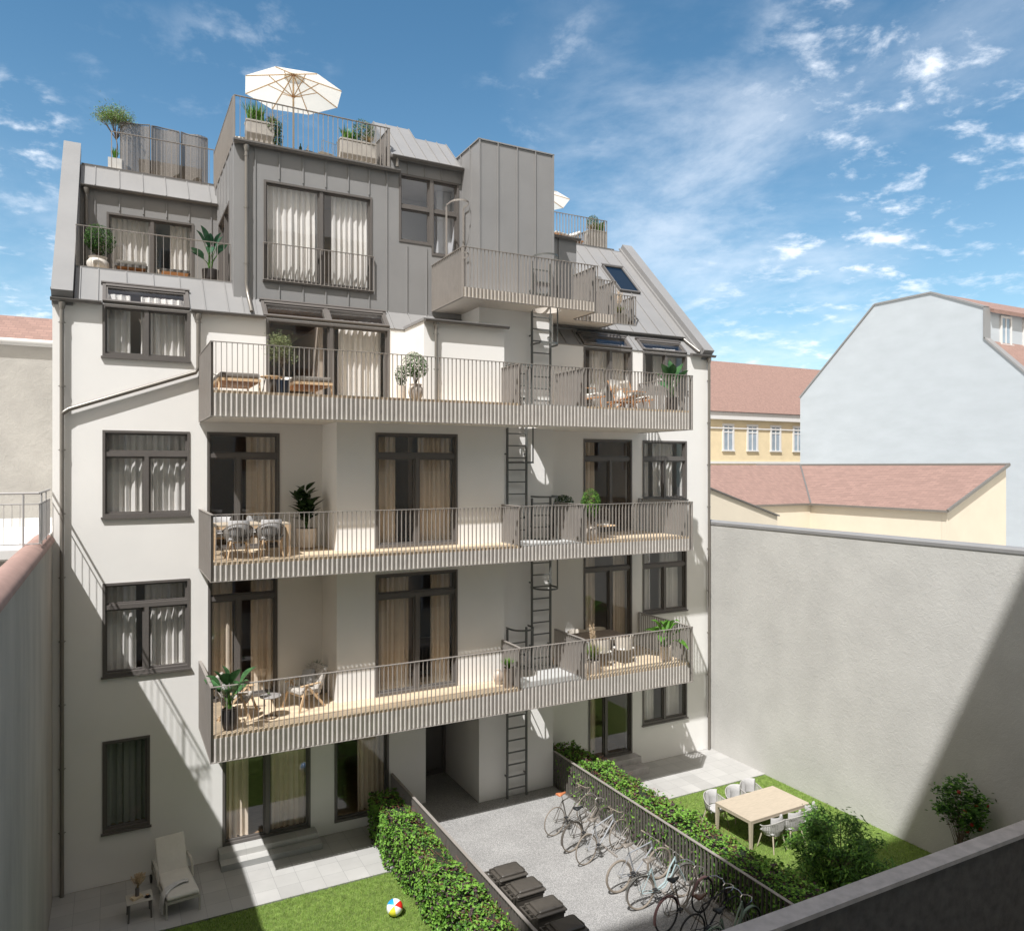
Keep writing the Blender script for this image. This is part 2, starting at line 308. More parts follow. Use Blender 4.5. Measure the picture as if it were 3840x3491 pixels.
def gridmat(name, col, sx, sy, ox, oy, var, seam=0.012, seamcol=(0.3, 0.3, 0.29), rough=0.7, bump=0.1, stagger=False, mottle=0.12, axes=(0, 1)):
    m = bpy.data.materials.new(name); m.use_nodes = True; t = m.node_tree; n = t.nodes; l = t.links; b = n['Principled BSDF']
    b.inputs['Roughness'].default_value = rough
    def M_(op, a, c=None, clamp=False):
        k = n.new('ShaderNodeMath'); k.operation = op; k.use_clamp = clamp
        for i, v in enumerate((a, c)):
            if v is None: continue
            if isinstance(v, (int, float)): k.inputs[i].default_value = v
            else: l.new(v, k.inputs[i])
        return k.outputs[0]
    g = n.new('ShaderNodeNewGeometry'); s = n.new('ShaderNodeSeparateXYZ'); l.new(g.outputs['Position'], s.inputs[0])
    v = M_('DIVIDE', M_('SUBTRACT', s.outputs[axes[1]], oy), sy); fy = M_('FLOOR', v)
    u = M_('DIVIDE', M_('SUBTRACT', s.outputs[axes[0]], ox), sx)
    if stagger: u = M_('ADD', u, M_('MULTIPLY', fy, 0.37))
    fx = M_('FLOOR', u); cb = n.new('ShaderNodeCombineXYZ'); l.new(fx, cb.inputs[0]); l.new(fy, cb.inputs[1])
    wnz = n.new('ShaderNodeTexWhiteNoise'); wnz.noise_dimensions = '2D'; l.new(cb.outputs[0], wnz.inputs['Vector'])
    ns = n.new('ShaderNodeTexNoise'); ns.inputs['Scale'].default_value = 2.2; ns.inputs['Detail'].default_value = 7; l.new(g.outputs['Position'], ns.inputs['Vector'])
    k = M_('ADD', M_('MULTIPLY', wnz.outputs['Value'], var), M_('MULTIPLY', M_('SUBTRACT', ns.outputs['Fac'], 0.5), mottle*2))
    k = M_('ADD', k, 1-var*0.5); mul = n.new('ShaderNodeVectorMath'); mul.operation = 'SCALE'; mul.inputs[0].default_value = col; l.new(k, mul.inputs['Scale'])
    du = M_('MULTIPLY', M_('MINIMUM', M_('FRACT', u), M_('SUBTRACT', 1.0, M_('FRACT', u))), sx)
    dv = M_('MULTIPLY', M_('MINIMUM', M_('FRACT', v), M_('SUBTRACT', 1.0, M_('FRACT', v))), sy)
    e = M_('LESS_THAN', M_('MINIMUM', du, dv), seam/2)
    mi = n.new('ShaderNodeMix'); mi.data_type = 'RGBA'; l.new(e, mi.inputs[0]); l.new(mul.outputs[0], mi.inputs[6]); mi.inputs[7].default_value = (*seamcol, 1)
    l.new(mi.outputs[2], b.inputs['Base Color'])
    bp = n.new('ShaderNodeBump'); bp.inputs['Strength'].default_value = bump; bp.inputs['Distance'].default_value = 0.01; nb = n.new('ShaderNodeTexNoise'); nb.inputs['Scale'].default_value = 40; l.new(g.outputs['Position'], nb.inputs['Vector'])
    l.new(M_('SUBTRACT', nb.outputs['Fac'], M_('MULTIPLY', e, 2.0)), bp.inputs['Height']); l.new(bp.outputs[0], b.inputs['Normal'])
    return m
tile = gridmat('stone_paving', (0.385, 0.375, 0.36), 0.5, 0.5, 2.28, 17.005, 0.17, 0.008, (0.24, 0.24, 0.23))
deck = gridmat('deck_boards', (0.64, 0.51, 0.36), 2.4, 0.145, 0.0, 16.93, 0.18, 0.006, (0.36, 0.25, 0.13), 0.6, 0.1, True, 0.10)
rtile = gridmat('roof_tiles', (0.255, 0.16, 0.132), 0.22, 0.11, 0, 0, 0.22, 0.014, (0.19, 0.12, 0.10), 0.85, 0.3, True, 0.1, axes=(0, 2))
rtile_x = gridmat('roof_tiles_side', (0.27, 0.17, 0.14), 0.45, 0.10, 0, 0, 0.22, 0.02, (0.19, 0.12, 0.10), 0.85, 0.3, True, 0.1, axes=(1, 2))
# speckled paving of the court
def speckle():
    m = mat('speckled_asphalt', (0.255, 0.25, 0.245), 0.85, var=0.10, vscale=1.2, bump=0.5, bscale=70); t = m.node_tree; n = t.nodes; l = t.links; b = n['Principled BSDF']
    src = b.inputs['Base Color'].links[0].from_socket; vz = n.new('ShaderNodeTexVoronoi'); vz.inputs['Scale'].default_value = 85; tcn = n.new('ShaderNodeTexCoord'); l.new(tcn.outputs['Object'], vz.inputs['Vector'])
    r = n.new('ShaderNodeValToRGB'); r.color_ramp.elements[0].position = 0.25; r.color_ramp.elements[1].position = 0.8; r.color_ramp.elements[0].color = (0.75, 0.75, 0.75, 1); r.color_ramp.elements[1].color = (1.45, 1.44, 1.42, 1)
    s = n.new('ShaderNodeSeparateColor'); l.new(vz.outputs['Color'], s.inputs[0]); l.new(s.outputs[0], r.inputs[0])
    mi = n.new('ShaderNodeMix'); mi.data_type = 'RGBA'; mi.blend_type = 'MULTIPLY'; mi.inputs[0].default_value = 1; l.new(src, mi.inputs[6]); l.new(r.outputs[0], mi.inputs[7]); l.new(mi.outputs[2], b.inputs['Base Color']); return m
court_m = speckle()
lawn_m = mat('lawn_ground', (0.13, 0.19, 0.04), 0.95, var=0.35, vscale=7, bump=0.6, bscale=60)
grass_m = leafmat('grass_blade', (0.21, 0.33, 0.06), var=0.3, trans=0.35)
grass_m2 = leafmat('grass_blade_pale', (0.33, 0.41, 0.11), var=0.25, trans=0.35)
# ============================================================ GROUND
def struct(name, mb, m): o = mb.build(name, m); o['kind'] = 'structure'; return o
g = MB(); g.box(-250, 300, -250, 300, -1.0, -0.30); struct('ground', g, rough_wall)
g = MB(); g.box(-1.15, 6.56, 17.005, 19.42, -0.3, 0.0); g.box(11.28, 17.77, 17.005, 19.42, -0.3, 0.0); struct('patio', g, tile)
g = MB(); g.box(-1.15, 6.56, 8.7, 17.0, -0.3, -0.03); g.box(11.28, 17.77, 8.7, 17.0, -0.3, -0.03); struct('lawn', g, lawn_m)
g = MB(); g.box(6.58, 11.26, 8.7, 18.745, -0.3, 0.27); g.box(7.0, 8.865, 18.745, 21.2, -0.3, 0.268); struct('courtyard', g, court_m)
# ============================================================ APARTMENT BUILDING
BL = Vector((8.3, 19.43, 0))
B = empty('apartment_building', BL, 0, 'white rendered apartment building with grey metal roof and three long railed balconies', 'building')
def bp(mb, name, m, parent=None, auto=40):
    return mb.build(name, m, parent or B, loc=None if parent else tuple(-BL), auto=auto)
YF = 19.43
A_ = math.atan(1.02); ca, sa = math.cos(A_), math.sin(A_)
RM = Matrix(((1,0,0,0),(0,ca,-sa,YF),(0,sa,ca,13.15),(0,0,0,1)))
def vy(y): return (y-YF)/ca
def wall(mb, x0, x1, z0, z1, Y, th, holes):
    xs = sorted({x0, x1, *[min(max(h[i], x0), x1) for h in holes for i in (0, 1)]}); zs = sorted({z0, z1, *[min(max(h[i], z0), z1) for h in holes for i in (2, 3)]})
    def solid(a, b, c, d):
        mx_, mz = (a+b)/2, (c+d)/2
        return not any(h[0] < mx_ < h[1] and h[2] < mz < h[3] for h in holes)
    S = [[solid(xs[i], xs[i+1], zs[j], zs[j+1]) for j in range(len(zs)-1)] for i in range(len(xs)-1)]
    for i in range(len(xs)-1):
        for j in range(len(zs)-1):
            if not S[i][j]: continue
            a, b, c, d = xs[i], xs[i+1], zs[j], zs[j+1]
            mb.q((a,Y,c),(b,Y,c),(b,Y,d),(a,Y,d)); mb.q((a,Y+th,c),(a,Y+th,d),(b,Y+th,d),(b,Y+th,c))
            if i == 0 or not S[i-1][j]: mb.q((a,Y,c),(a,Y,d),(a,Y+th,d),(a,Y+th,c))
            if i == len(xs)-2 or not S[i+1][j]: mb.q((b,Y,c),(b,Y+th,c),(b,Y+th,d),(b,Y,d))
            if j == 0 or not S[i][j-1]: mb.q((a,Y,c),(a,Y+th,c),(b,Y+th,c),(b,Y,c))
            if j == len(zs)-2 or not S[i][j+1]: mb.q((a,Y,d),(b,Y,d),(b,Y+th,d),(a,Y+th,d))
W1 = (-0.19, 1.63, 11.93, 13.10); W2 = (-0.19, 1.63, 8.30, 10.26); W3 = (-0.19, 1.63, 4.70, 6.80); W4 = (-0.19, 0.78, 1.175, 3.24)
GD = (2.355, 4.46, 0.29, 2.86); GW = (5.07, 6.53, 0.26, 2.86); RD2 = (2.01, 3.695, 7.43, 10.265); RD1 = (2.03, 3.645, 3.80, 6.80)
TD = (3.37, 6.55, 11.06, 13.10)
R2 = (12.71, 14.52, 7.43, 10.28); R1 = (12.71, 14.52, 3.80, 6.80); R0 = (12.89, 14.53, 0.41, 2.86); R3 = (12.71, 14.53, 11.06, 13.10)
Q2 = (14.945, 16.745, 8.37, 10.275); Q1 = (14.945, 16.74, 4.745, 6.80); Q0 = (14.94, 16.755, 1.21, 2.86); Q3 = (14.95, 16.75, 11.93, 13.10)
B2 = (5.71, 7.897, 7.44, 10.27); B1 = (5.71, 7.897, 3.80, 6.79)
mb = MB()
wall(mb, -1.155, 8.90, 0, 13.12, YF, 0.34, [W1, W2, W3, W4, GD, GW, RD2, RD1, TD, (4.95, 9.2, 3.79, 10.4), (7.2, 9.2, 11.05, 13.0), (7.58, 9.2, 0, 3.05)])
wall(mb, 11.22, 17.77, 0, 13.12, YF, 0.34, [R2, R1, R0, R3, Q2, Q1, Q0, Q3])
bp(mb, 'facade_wall', plaster)
mb = MB()
wall(mb, 4.756, 9.257, 3.245, 10.5, 18.0, 0.3, [B2, B1])
mb.box(4.756, 5.0, 18.3, YF-0.002, 3.245, 10.5); mb.box(9.05, 9.257, 18.3, 18.75-0.002, 3.245, 10.5)
wall(mb, 6.976, 9.257, 11.03, 13.12, 18.0, 0.3, [])
mb.box(6.976, 7.2, 18.3, YF-0.002, 11.03, 13.12); mb.box(9.05, 9.257, 18.3, 18.748, 11.03, 13.12)
bp(mb, 'bay_wall', plaster)
mb = MB(); mb.box(6.94, 9.30, 17.94, 19.5, 13.121, 13.19); bp(mb, 'bay_roof', metal); mb = MB(); mb.box(5.0, 9.25, 18.3, 19.44, 10.42, 10.49); bp(mb, 'bay_ceiling', plaster)
mb = MB(); mb.box(8.872, 11.22, 18.75, 21.3, 0.2, 13.79); bp(mb, 'shaft_wall', plaster)
# side and back walls
mb = MB()
prof = [(YF+.35, 0), (YF+.35, 13.2), (23.8, 17.5), (28, 17.5), (28, 0)]
for x0, d in ((-1.15, 0.3), (17.45, 0.3)): mb.ext([(x0, y, z) for y, z in prof], (d, 0, 0))
mb.box(-0.84, 17.44, 27.7, 27.98, 0, 17.49)
mb.box(8.0, 8.86, 21.21, 21.4, 2.95, 3.2); mb.box(7.3, 7.58, 19.78, 21.3, 0, 3.2)
bp(mb, 'side_wall', plaster)
# metal roof
mb = MB(); mb.M = RM
def rp(x0, x1, y0, y1): mb.box(x0, x1, vy(y0), vy(y1), -0.1, 0.0)
E0 = 19.40; T0 = 23.88
def seamr(xs, y0, y1):
    for x in xs: mb.box(x-0.011, x+0.011, vy(y0), vy(y1)-0.004, 0.0005, 0.028)
rp(-.74, -.19, E0, 20.34); rp(-.19, 1.63, 19.90, 20.34); rp(1.63, 2.68, E0, 20.34); rp(2.68, 3.31, E0, 19.95); rp(6.55, 9.6, E0, 19.95); rp(3.31, 6.55, 19.86, 19.95)
rp(-.74, 2.68, 23.13, T0)
rp(11.22, 12.71, E0, 19.95); rp(12.71, 14.53, 19.82, 20.34); rp(14.53, 14.95, E0, 20.34); rp(14.95, 15.38, 19.82, 20.34); rp(12.77, 15.38, 22.4, T0)
rp(15.38, 16.75, 19.82, T0); rp(16.75, 17.35, E0, T0)
seamr([-.64, -.28], E0, 20.34); seamr([.30, .88, 1.46], 19.93, 20.34); seamr([1.98, 2.5], E0, 20.34); seamr([2.86, 3.16, 6.68, 7.25, 7.83], E0, 19.94)
seamr([-.40, .18, .76, 1.34, 1.92, 2.50], 23.16, T0)
seamr([11.5, 12.1, 12.6], E0, 19.94); seamr([14.74], E0, 19.95); seamr([13.3, 13.9, 14.5, 15.1], 19.98, 20.34); seamr([13.9, 14.5, 15.1], 22.42, T0); seamr([15.66], 20.0, T0); seamr([16.25], 20.0, 21.8); seamr([16.25], 22.96, T0); seamr([16.86], 20.0, T0)
# parapets of the gable walls
mb.box(-1.175, -.76, vy(19.42), vy(24.45), -0.1, 0.23); mb.box(17.37, 17.80, vy(19.42), vy(24.0), -0.1, 0.23)
mb.box(17.30, 17.37, vy(19.5), vy(24.0), 0.002, 0.06)
mb.M = None
mb.box(-1.17, -.76, 19.40, 19.9, 13.0, 13.34); mb.box(17.38, 17.79, 19.40, 19.9, 13.0, 13.34)
mb.box(-1.15, 17.77, 23.86, 28.0, 17.49, 17.70)
bp(mb, 'metal_roof', metal)
mb = MB()   # upright metal claddings with standing seams
def clad(x0, x1, z0, z1, Y, holes=(), seams=(), th=0.12):
    wall(mb, x0, x1, z0, z1, Y, th, list(holes))
    for x in seams:
        segs = [(z0, z1)]
        for h in holes:
            if h[0]-.04 < x < h[1]+.04:
                segs = [s for a, b in segs for s in ((a, min(b, h[2]-.06)), (max(a, h[3]+.06), b)) if s[1]-s[0] > .05]
        for a, b in segs: mb.box(x-.012, x+.012, Y-.03, Y-.0005, a+.004, b-.004)
DW = (3.40, 6.23, 14.16, 16.70); SW = (6.99, 7.95, 15.63, 17.52); SW2 = (7.95, 8.78, 15.37, 17.52)
clad(2.68, 8.87, 13.55, 17.50, 19.93, [DW, SW, SW2], [3.19, 3.78, 4.38, 4.97, 5.57, 6.14, 6.64, 7.22, 7.80])
clad(6.74, 8.87, 17.52, 17.86, 19.93, [], [7.25, 7.75, 8.25])
LW = (-.127, 2.042, 14.10, 16.27)
clad(-.74, 2.68, 14.08, 16.93, 23.10, [LW], [-.40, .18, .76, 1.34, 1.92, 2.50])
RLW = (13.62, 15.05, 14.10, 15.95)
clad(12.77, 15.38, 14.08, 16.17, 22.40, [RLW], [13.3, 15.2])
clad(11.22, 12.77, 13.55, 16.45, 19.93, [], [11.5, 12.12])
# left side of the big dormer (faces -x)
SM = Matrix(((0,1,0,2.68),(-1,0,0,0),(0,0,1,0),(0,0,0,1)))
SD = (-22.85, -20.70, 14.10, 16.28)
mb.M = SM; wall(mb, -24.0, -20.055, 13.3, 17.499, 0.0, .12, [SD]); 
for u in (-23.5, -23.0, -22.4, -21.8, -21.2, -20.5, -20.15):
    if SD[0]-.05 < u < SD[1]+.05: mb.box(u-.012, u+.012, -.03, -.0005, 16.36, 17.5)
    else: mb.box(u-.012, u+.012, -.03, -.0005, 14.1, 17.5)
mb.M = None
mb.box(2.80, 6.74, 20.06, 24.0, 17.36, 17.50)
mb.box(11.22, 12.77, 20.06, 22.9, 16.30, 16.449); mb.box(12.65, 12.769, 20.06, 22.9, 13.8, 16.29)
# shaft head
mb.box(8.872, 11.222, 18.75, 20.40, 13.80, 18.36)
for x in (9.44, 10.04, 10.63): mb.box(x-.012, x+.012, 18.715, 18.7495, 13.8, 18.36)
mb.box(8.86, 8.9, 18.72, 18.7495, 13.8, 18.38); mb.box(11.19, 11.24, 18.72, 18.7495, 13.8, 18.38)
for y in (19.32, 19.95): mb.box(8.842, 8.8715, y-.012, y+.012, 13.8, 18.36)
mb.box(8.84, 11.25, 18.72, 20.43, 18.365, 18.40)
# loggia side walls
mb.ext([(-.76, y, z) for y, z in ((20.36, 14.0), (23.2, 14.0), (23.2, 16.98), (20.36, 14.09))], (.018, 0, 0)); mb.ext([(15.381, y, z) for y, z in ((20.36, 14.0), (22.5, 14.0), (22.5, 16.26), (20.36, 14.09))], (.05, 0, 0))
mb.box(-.74, 2.68, 20.345, 20.42, 13.7, 14.12); mb.box(12.77, 15.38, 20.345, 20.42, 13.7, 14.12)
bp(mb, 'metal_cladding', metal)
for a in ((-.73, 2.67, 20.43, 23.09, 13.95, 14.075), (12.78, 15.37, 20.43, 22.39, 13.95, 14.075), (2.8, 6.74, 19.95, 24.0, 17.51, 17.575), (-.1, 2.7, 23.95, 27.6, 17.71, 17.76)):
    mb = MB(); mb.box(*a); bp(mb, 'terrace_floor', deck)
mb = MB()   # pitched stair roof
mb.ext([(6.74, y, z) for y, z in ((19.94, 17.87), (19.84, 17.93), (21.50, 19.50), (24.2, 19.50), (24.2, 17.6))], (1.11, 0, 0))
mb.ext([(7.85, y, z) for y, z in ((19.94, 17.87), (19.84, 17.93), (21.05, 19.07), (24.2, 19.07), (24.2, 17.6))], (1.02, 0, 0))
for x, y1 in ((6.76, 21.5), (7.12, 21.5), (7.48, 21.5), (7.84, 21.5), (8.2, 21.05), (8.55, 21.05), (8.85, 21.05)):
    a = Vector((x, 19.86, 17.955)); b = Vector((x, y1, 17.955+(y1-19.86)*0.946)); mb.bar(a, b, .022, .04)
bp(mb, 'stair_roof', metal)
# gutters
mb = MB()
def gutter(x0, x1, y, z, r=.062):
    cs = mb.cs; mb.cs = True
    n = 8; A = []; Bb = []
    for k in range(n+1):
        a = PI + PI*k/n; p = (y+r*math.cos(a)*1.0, z+r*math.sin(a)*0.9); A.append(mb.P((x0, *p))); Bb.append(mb.P((x1, *p)))
    for k in range(n): mb.F(A[k], A[k+1], Bb[k+1], Bb[k])
    mb.cs = cs; mb.F(*A); mb.F(*Bb[::-1])
    mb.box(x0, x1, y-r-.012, y-r+.004, z-.004, z+.016); mb.box(x0, x1, y+r, y+r+.02, z-.01, z+.05)
    mb.box(x0+.001, x1-.001, y-r+.006, y+r-.002, z-.006, z+.004)
def one_gutter(a):
    global mb
    mb = MB(); gutter(*a); bp(mb, 'gutter', metal_d)
for a in ((-1.19, -.20, 19.31, 13.11), (1.65, 3.35, 19.31, 13.11), (6.95, 9.32, 17.86, 13.13), (16.86, 17.87, 19.31, 13.13), (11.23, 17.08, 19.93, 13.77), (2.66, 6.99, 19.82, 17.52), (6.74, 8.86, 19.77, 17.90), (-.73, 2.67, 23.00, 16.87), (11.25, 12.85, 19.83, 16.47)): one_gutter(a)
for a in ((2.67, 6.76, 19.86, 19.93, 17.54, 17.605), (11.24, 12.8, 19.87, 22.8, 16.45, 16.49), (-.74, 2.68, 23.86, 23.95, 17.705, 17.75), (12.77, 17.0, 23.86, 23.95, 17.705, 17.75), (-1.19, -.74, 19.36, 19.395, 13.30, 13.36), (17.36, 17.81, 19.36, 19.395, 13.30, 13.36)):
    mb = MB(); mb.box(*a); bp(mb, 'roof_flashing', metal_d)
def pipe(pts, r=.045, zc=(), hop=True, x=0, y=0, name='drainpipe'):
    mb = MB(); mb.tube(pts, r, 12)
    for z in zc:
        mb.lathe([(r+.008, -.02), (r+.008, .02)], (x, y, z), 12); mb.bar((x-.075, y+.02, z), (x+.075, y+.02, z), .012, .012); mb.bar((x, y, z), (x, y+.09, z), .02, .02)
    if hop: p = pts[0]; mb.lathe([(r+.004, -.16), (r+.03, -.06), (r+.03, 0)], p, 12)
    return bp(mb, name, pipe_m)
pipe([(-.97, 19.335, 13.05), (-.97, 19.335, 0.0)], zc=[12.6, 11.2, 9.8, 8.4, 7.0, 5.6, 4.2, 2.8, 1.4], x=-.97, y=19.335)
pipe([(1.81, 19.335, 13.05), (1.81, 19.335, 11.78), (1.75, 19.335, 11.66), (-.84, 19.335, 10.70), (-.97, 19.335, 10.60)], r=.05, zc=[12.85], x=1.81, y=19.335)
pipe([(7.27, 17.90, 13.08), (7.27, 17.90, 11.06)], zc=[12.8, 11.9], x=7.27, y=17.90)
pipe([(17.63, 19.335, 13.05), (17.63, 19.335, 0.0)], zc=[12.3, 10.9, 9.5, 8.1, 6.7, 5.3, 3.9, 2.5, 1.1], x=17.63, y=19.335)
pipe([(2.97, 19.84, 17.45), (2.97, 19.84, 14.0), (2.99, 19.80, 13.75), (3.02, 19.36, 13.22)], zc=[17.2, 15.9, 14.5], x=2.97, y=19.84)
pipe([(-.6, 23.0, 16.8), (-.6, 23.0, 14.1)], zc=[16.5], x=-.6, y=23.0)
pipe([(6.90, 19.80, 17.86), (6.90, 19.80, 17.62)], hop=False)
pipe([(17.04, 19.90, 13.72), (17.08, 19.80, 13.62), (17.26, 19.38, 13.24)], r=.05, hop=False)
# soffit under roof edge right (dark skirt already roof) ------------- windows
HW = {}
def window(r, Y, trans=None, mull=(), name='window', sill=True, M=None, low=None, cas=.055, cells=None, split_top=False):
    x0, x1, z0, z1 = r; f = MB(); p = MB(); f.M = M; p.M = M
    f.box(x0, x0+cas, Y-.022, Y+.14, z0, z1); f.box(x1-cas, x1, Y-.022, Y+.14, z0, z1)
    f.box(x0+cas, x1-cas, Y-.02, Y+.14, z1-cas, z1); f.box(x0+cas, x1-cas, Y-.02, Y+.14, z0, z0+cas+.01)
    X0, X1, Z0, Z1 = x0+cas, x1-cas, z0+cas+.01, z1-cas
    rows = [(Z0, Z1, True)]
    if trans: rows = [(Z0, trans-.05, True), (trans+.05, Z1, split_top)]; f.box(X0, X1, Y+.005, Y+.128, trans-.05, trans+.05)
    for a, b, sp in rows:
        xs = [X0]+([m for m in mull] if sp else [])+[X1]
        for i in range(len(xs)-1):
            u0 = xs[i] + (.045 if i > 0 else 0); u1 = xs[i+1] - (.045 if i < len(xs)-2 else 0)
            if i > 0: f.box(xs[i]-.045, xs[i]+.045, Y+.006, Y+.126, a, b)
            s = .042
            f.box(u0, u0+s, Y+.05, Y+.11, a, b); f.box(u1-s, u1, Y+.05, Y+.11, a, b); f.box(u0+s, u1-s, Y+.05, Y+.11, a, a+s); f.box(u0+s, u1-s, Y+.05, Y+.11, b-s, b)
            p.q((u0+s, Y+.085, a+s), (u1-s, Y+.085, a+s), (u1-s, Y+.085, b-s), (u0+s, Y+.085, b-s))
    fo = bp(f, name, frame_m); bp(p, 'pane', glass, fo)
    if sill: s = MB(); s.M = M; s.box(x0-.03, x1+.03, Y-.065, Y-.001, z0-.045, z0-.004); bp(s, 'sill', frame_m, fo)
    return fo
def slantwin(x0, x1, y0, y1, mull=(), name='roof_window', up=.05):
    f = MB(); f.M = RM; p = MB(); p.M = RM; v0, v1 = vy(y0), vy(y1); c = .07
    f.box(x0, x0+c, v0, v1, -.12, up); f.box(x1-c, x1, v0, v1, -.12, up); f.box(x0+c, x1-c, v0, v0+.06, -.12, up-.003); f.box(x0+c, x1-c, v1-.09, v1, -.12, up+.012)
    f.box(x0-.03, x1+.03, v1, v1+.05, -.02, up+.03)
    xs = [x0+c]+list(mull)+[x1-c]
    for i in range(len(xs)-1):
        a = xs[i]+(.05 if i else 0); b = xs[i+1]-(.05 if i < len(xs)-2 else 0)
        if i: f.box(xs[i]-.05, xs[i]+.05, v0+.06, v1-.09, -.1, up-.005)
        f.box(a, a+.04, v0+.06, v1-.09, -.09, up-.02); f.box(b-.04, b, v0+.06, v1-.09, -.09, up-.02)
        f.box(a+.04, b-.04, v1-.13, v1-.09, -.09, up-.02)
        p.q((a+.04, v0+.06, up-.045), (b-.04, v0+.06, up-.045), (b-.04, v1-.13, up-.045), (a+.04, v1-.13, up-.045))
    fo = bp(f, name, frame_m); bp(p, 'pane', glass, fo); return fo
window(W1, YF, None, (.71,)); slantwin(-.19, 1.63, 19.43, 19.90)
window(W2, YF, 9.72, (.71,)); window(W3, YF, 6.25, (.71,)); window(W4, YF)
window(GD, YF, None, (3.40,), 'patio_door', False); window(GW, YF, None, (), 'window', False)
window(RD2, YF, 9.70, (2.72,), 'balcony_door', False); window(RD1, YF, 6.26, (2.72,), 'balcony_door', False)
window(B2, 18.0, 9.70, (6.80,), 'balcony_door', False); window(B1, 18.0, 6.24, (6.80,), 'balcony_door', False)
window(TD, YF, None, (5.0,), 'terrace_door', False); slantwin(3.31, 6.55, 19.43, 19.86, (4.93,))
window(R2, YF, 9.68, (13.72,), 'balcony_door', False); window(R1, YF, 6.27, (13.72,), 'balcony_door', False); window(R0, YF, None, (13.55,), 'patio_door', False)
window(R3, YF, None, (13.72,), 'terrace_door', False); window(Q3, YF, None, (15.9,)); slantwin(12.71, 14.53, 19.43, 19.80); slantwin(14.95, 16.75, 19.43, 19.80)
window(Q2, YF, 9.68, (15.85,)); window(Q1, YF, 6.25, (15.85,)); window(Q0, YF, None, (15.85,))
window(DW, 19.93, None, (4.86,), 'french_window', True)
window(LW, 23.10, None, (.98,), 'terrace_door', False); window(RLW, 22.4, None, (14.35,), 'terrace_door', False)
window(SD, 0.0, None, (-21.75,), 'side_door', False, M=SM)
window(SW, 19.93, 16.62, (), 'stair_window', False); window(SW2, 19.93, 16.62, (), 'stair_window', False)
# skylight in the right roof slope
f = MB(); f.M = RM; a, b, v0, v1 = 15.76, 16.66, vy(21.81), vy(22.93)
f.box(a, a+.06, v0, v1, .001, .09); f.box(b-.06, b, v0, v1, .001, .09); f.box(a+.06, b-.06, v0, v0+.06, .001, .085); f.box(a+.06, b-.06, v1-.06, v1, .001, .1); f.box(a-.03, b+.03, v1-.02, v1+.05, .095, .115)
fo = bp(f, 'skylight', metal_d); p = MB(); p.M = RM; p.q((a+.06, v0+.06, .07), (b-.06, v0+.06, .07), (b-.06, v1-.06, .07), (a+.06, v1-.06, .07)); bp(p, 'pane', glassmat('dark_glass', (.25, .28, .32)), fo)
# entrance door at the back of the passage
f = MB(); f.box(7.585, 7.68, 21.1, 21.2, .27, 3.0); f.box(8.77, 8.865, 21.1, 21.2, .27, 3.0); f.box(7.68, 8.77, 21.1, 21.2, 2.9, 3.0); f.box(7.68, 8.77, 21.1, 21.2, .27, .4)
fo = bp(f, 'entrance_door', frame_m); p = MB(); p.box(7.68, 8.77, 21.14, 21.16, .4, 2.9); bp(p, 'door_leaf', metal_d, fo); p = MB(); p.tube([(7.82, 21.08, 1.0), (7.82, 21.08, 1.7)], .014, 8); bp(p, 'handle', chrome, fo)
# interior
mb = MB()
for z in (0.0, 3.3, 6.95, 10.6):
    top = {0.0: .285, 3.3: 3.785, 6.95: 7.415, 10.6: 11.045}[z]
    if z == 0: mb.box(-.84, 7.29, YF+.345, 23.6, -.2, top); mb.box(11.23, 17.44, YF+.345, 23.6, -.2, top)
    else: mb.box(-.84, 17.44, YF+.345, 23.6, z+.06, top)
mb.box(5.0, 9.05, 18.31, 19.76, 3.4, 3.784); mb.box(5.0, 9.05, 18.31, 19.76, 7.08, 7.414); mb.box(2.82, 8.86, 20.07, 23.6, 13.6, 14.04)
bp(mb, 'interior_floor', parquet)
mb = MB()
mb.box(-.84, 17.44, 23.61, 23.8, 0, 13.9); mb.box(2.85, 8.8, 23.2, 23.3, 14.05, 17.3)
for x in (1.84, 4.8, 8.86-1.6, 11.9, 14.72):
    for z0, z1 in ((.3, 3.3), (3.8, 6.98), (7.43, 10.63), (11.06, 13.1)): mb.box(x-.06, x+.06, YF+.35, 23.6, z0, z1)
bp(mb, 'interior_wall', inner)
mb = MB(); mb.box(8.80, 8.865, 20.06, 23.19, 14.05, 17.52); mb.box(6.9, 8.80, 20.06, 23.19, 17.45, 17.59); mb.box(6.85, 8.79, 21.6, 21.7, 14.05, 17.44); mb.box(6.8, 6.9, 20.07, 21.6, 14.05, 17.35); mb.box(8.35, 8.79, 20.5, 20.6, 14.05, 17.44)
for k in range(8): mb.box(7.0, 7.8, 20.4+.0, 21.6, 14.6+k*.18, 14.68+k*.18) if False else mb.box(6.95, 7.75, 20.35+k*.15, 20.5+k*.15, 14.9+k*.17, 15.07+k*.17)
bp(mb, 'stairwell', inner_l)
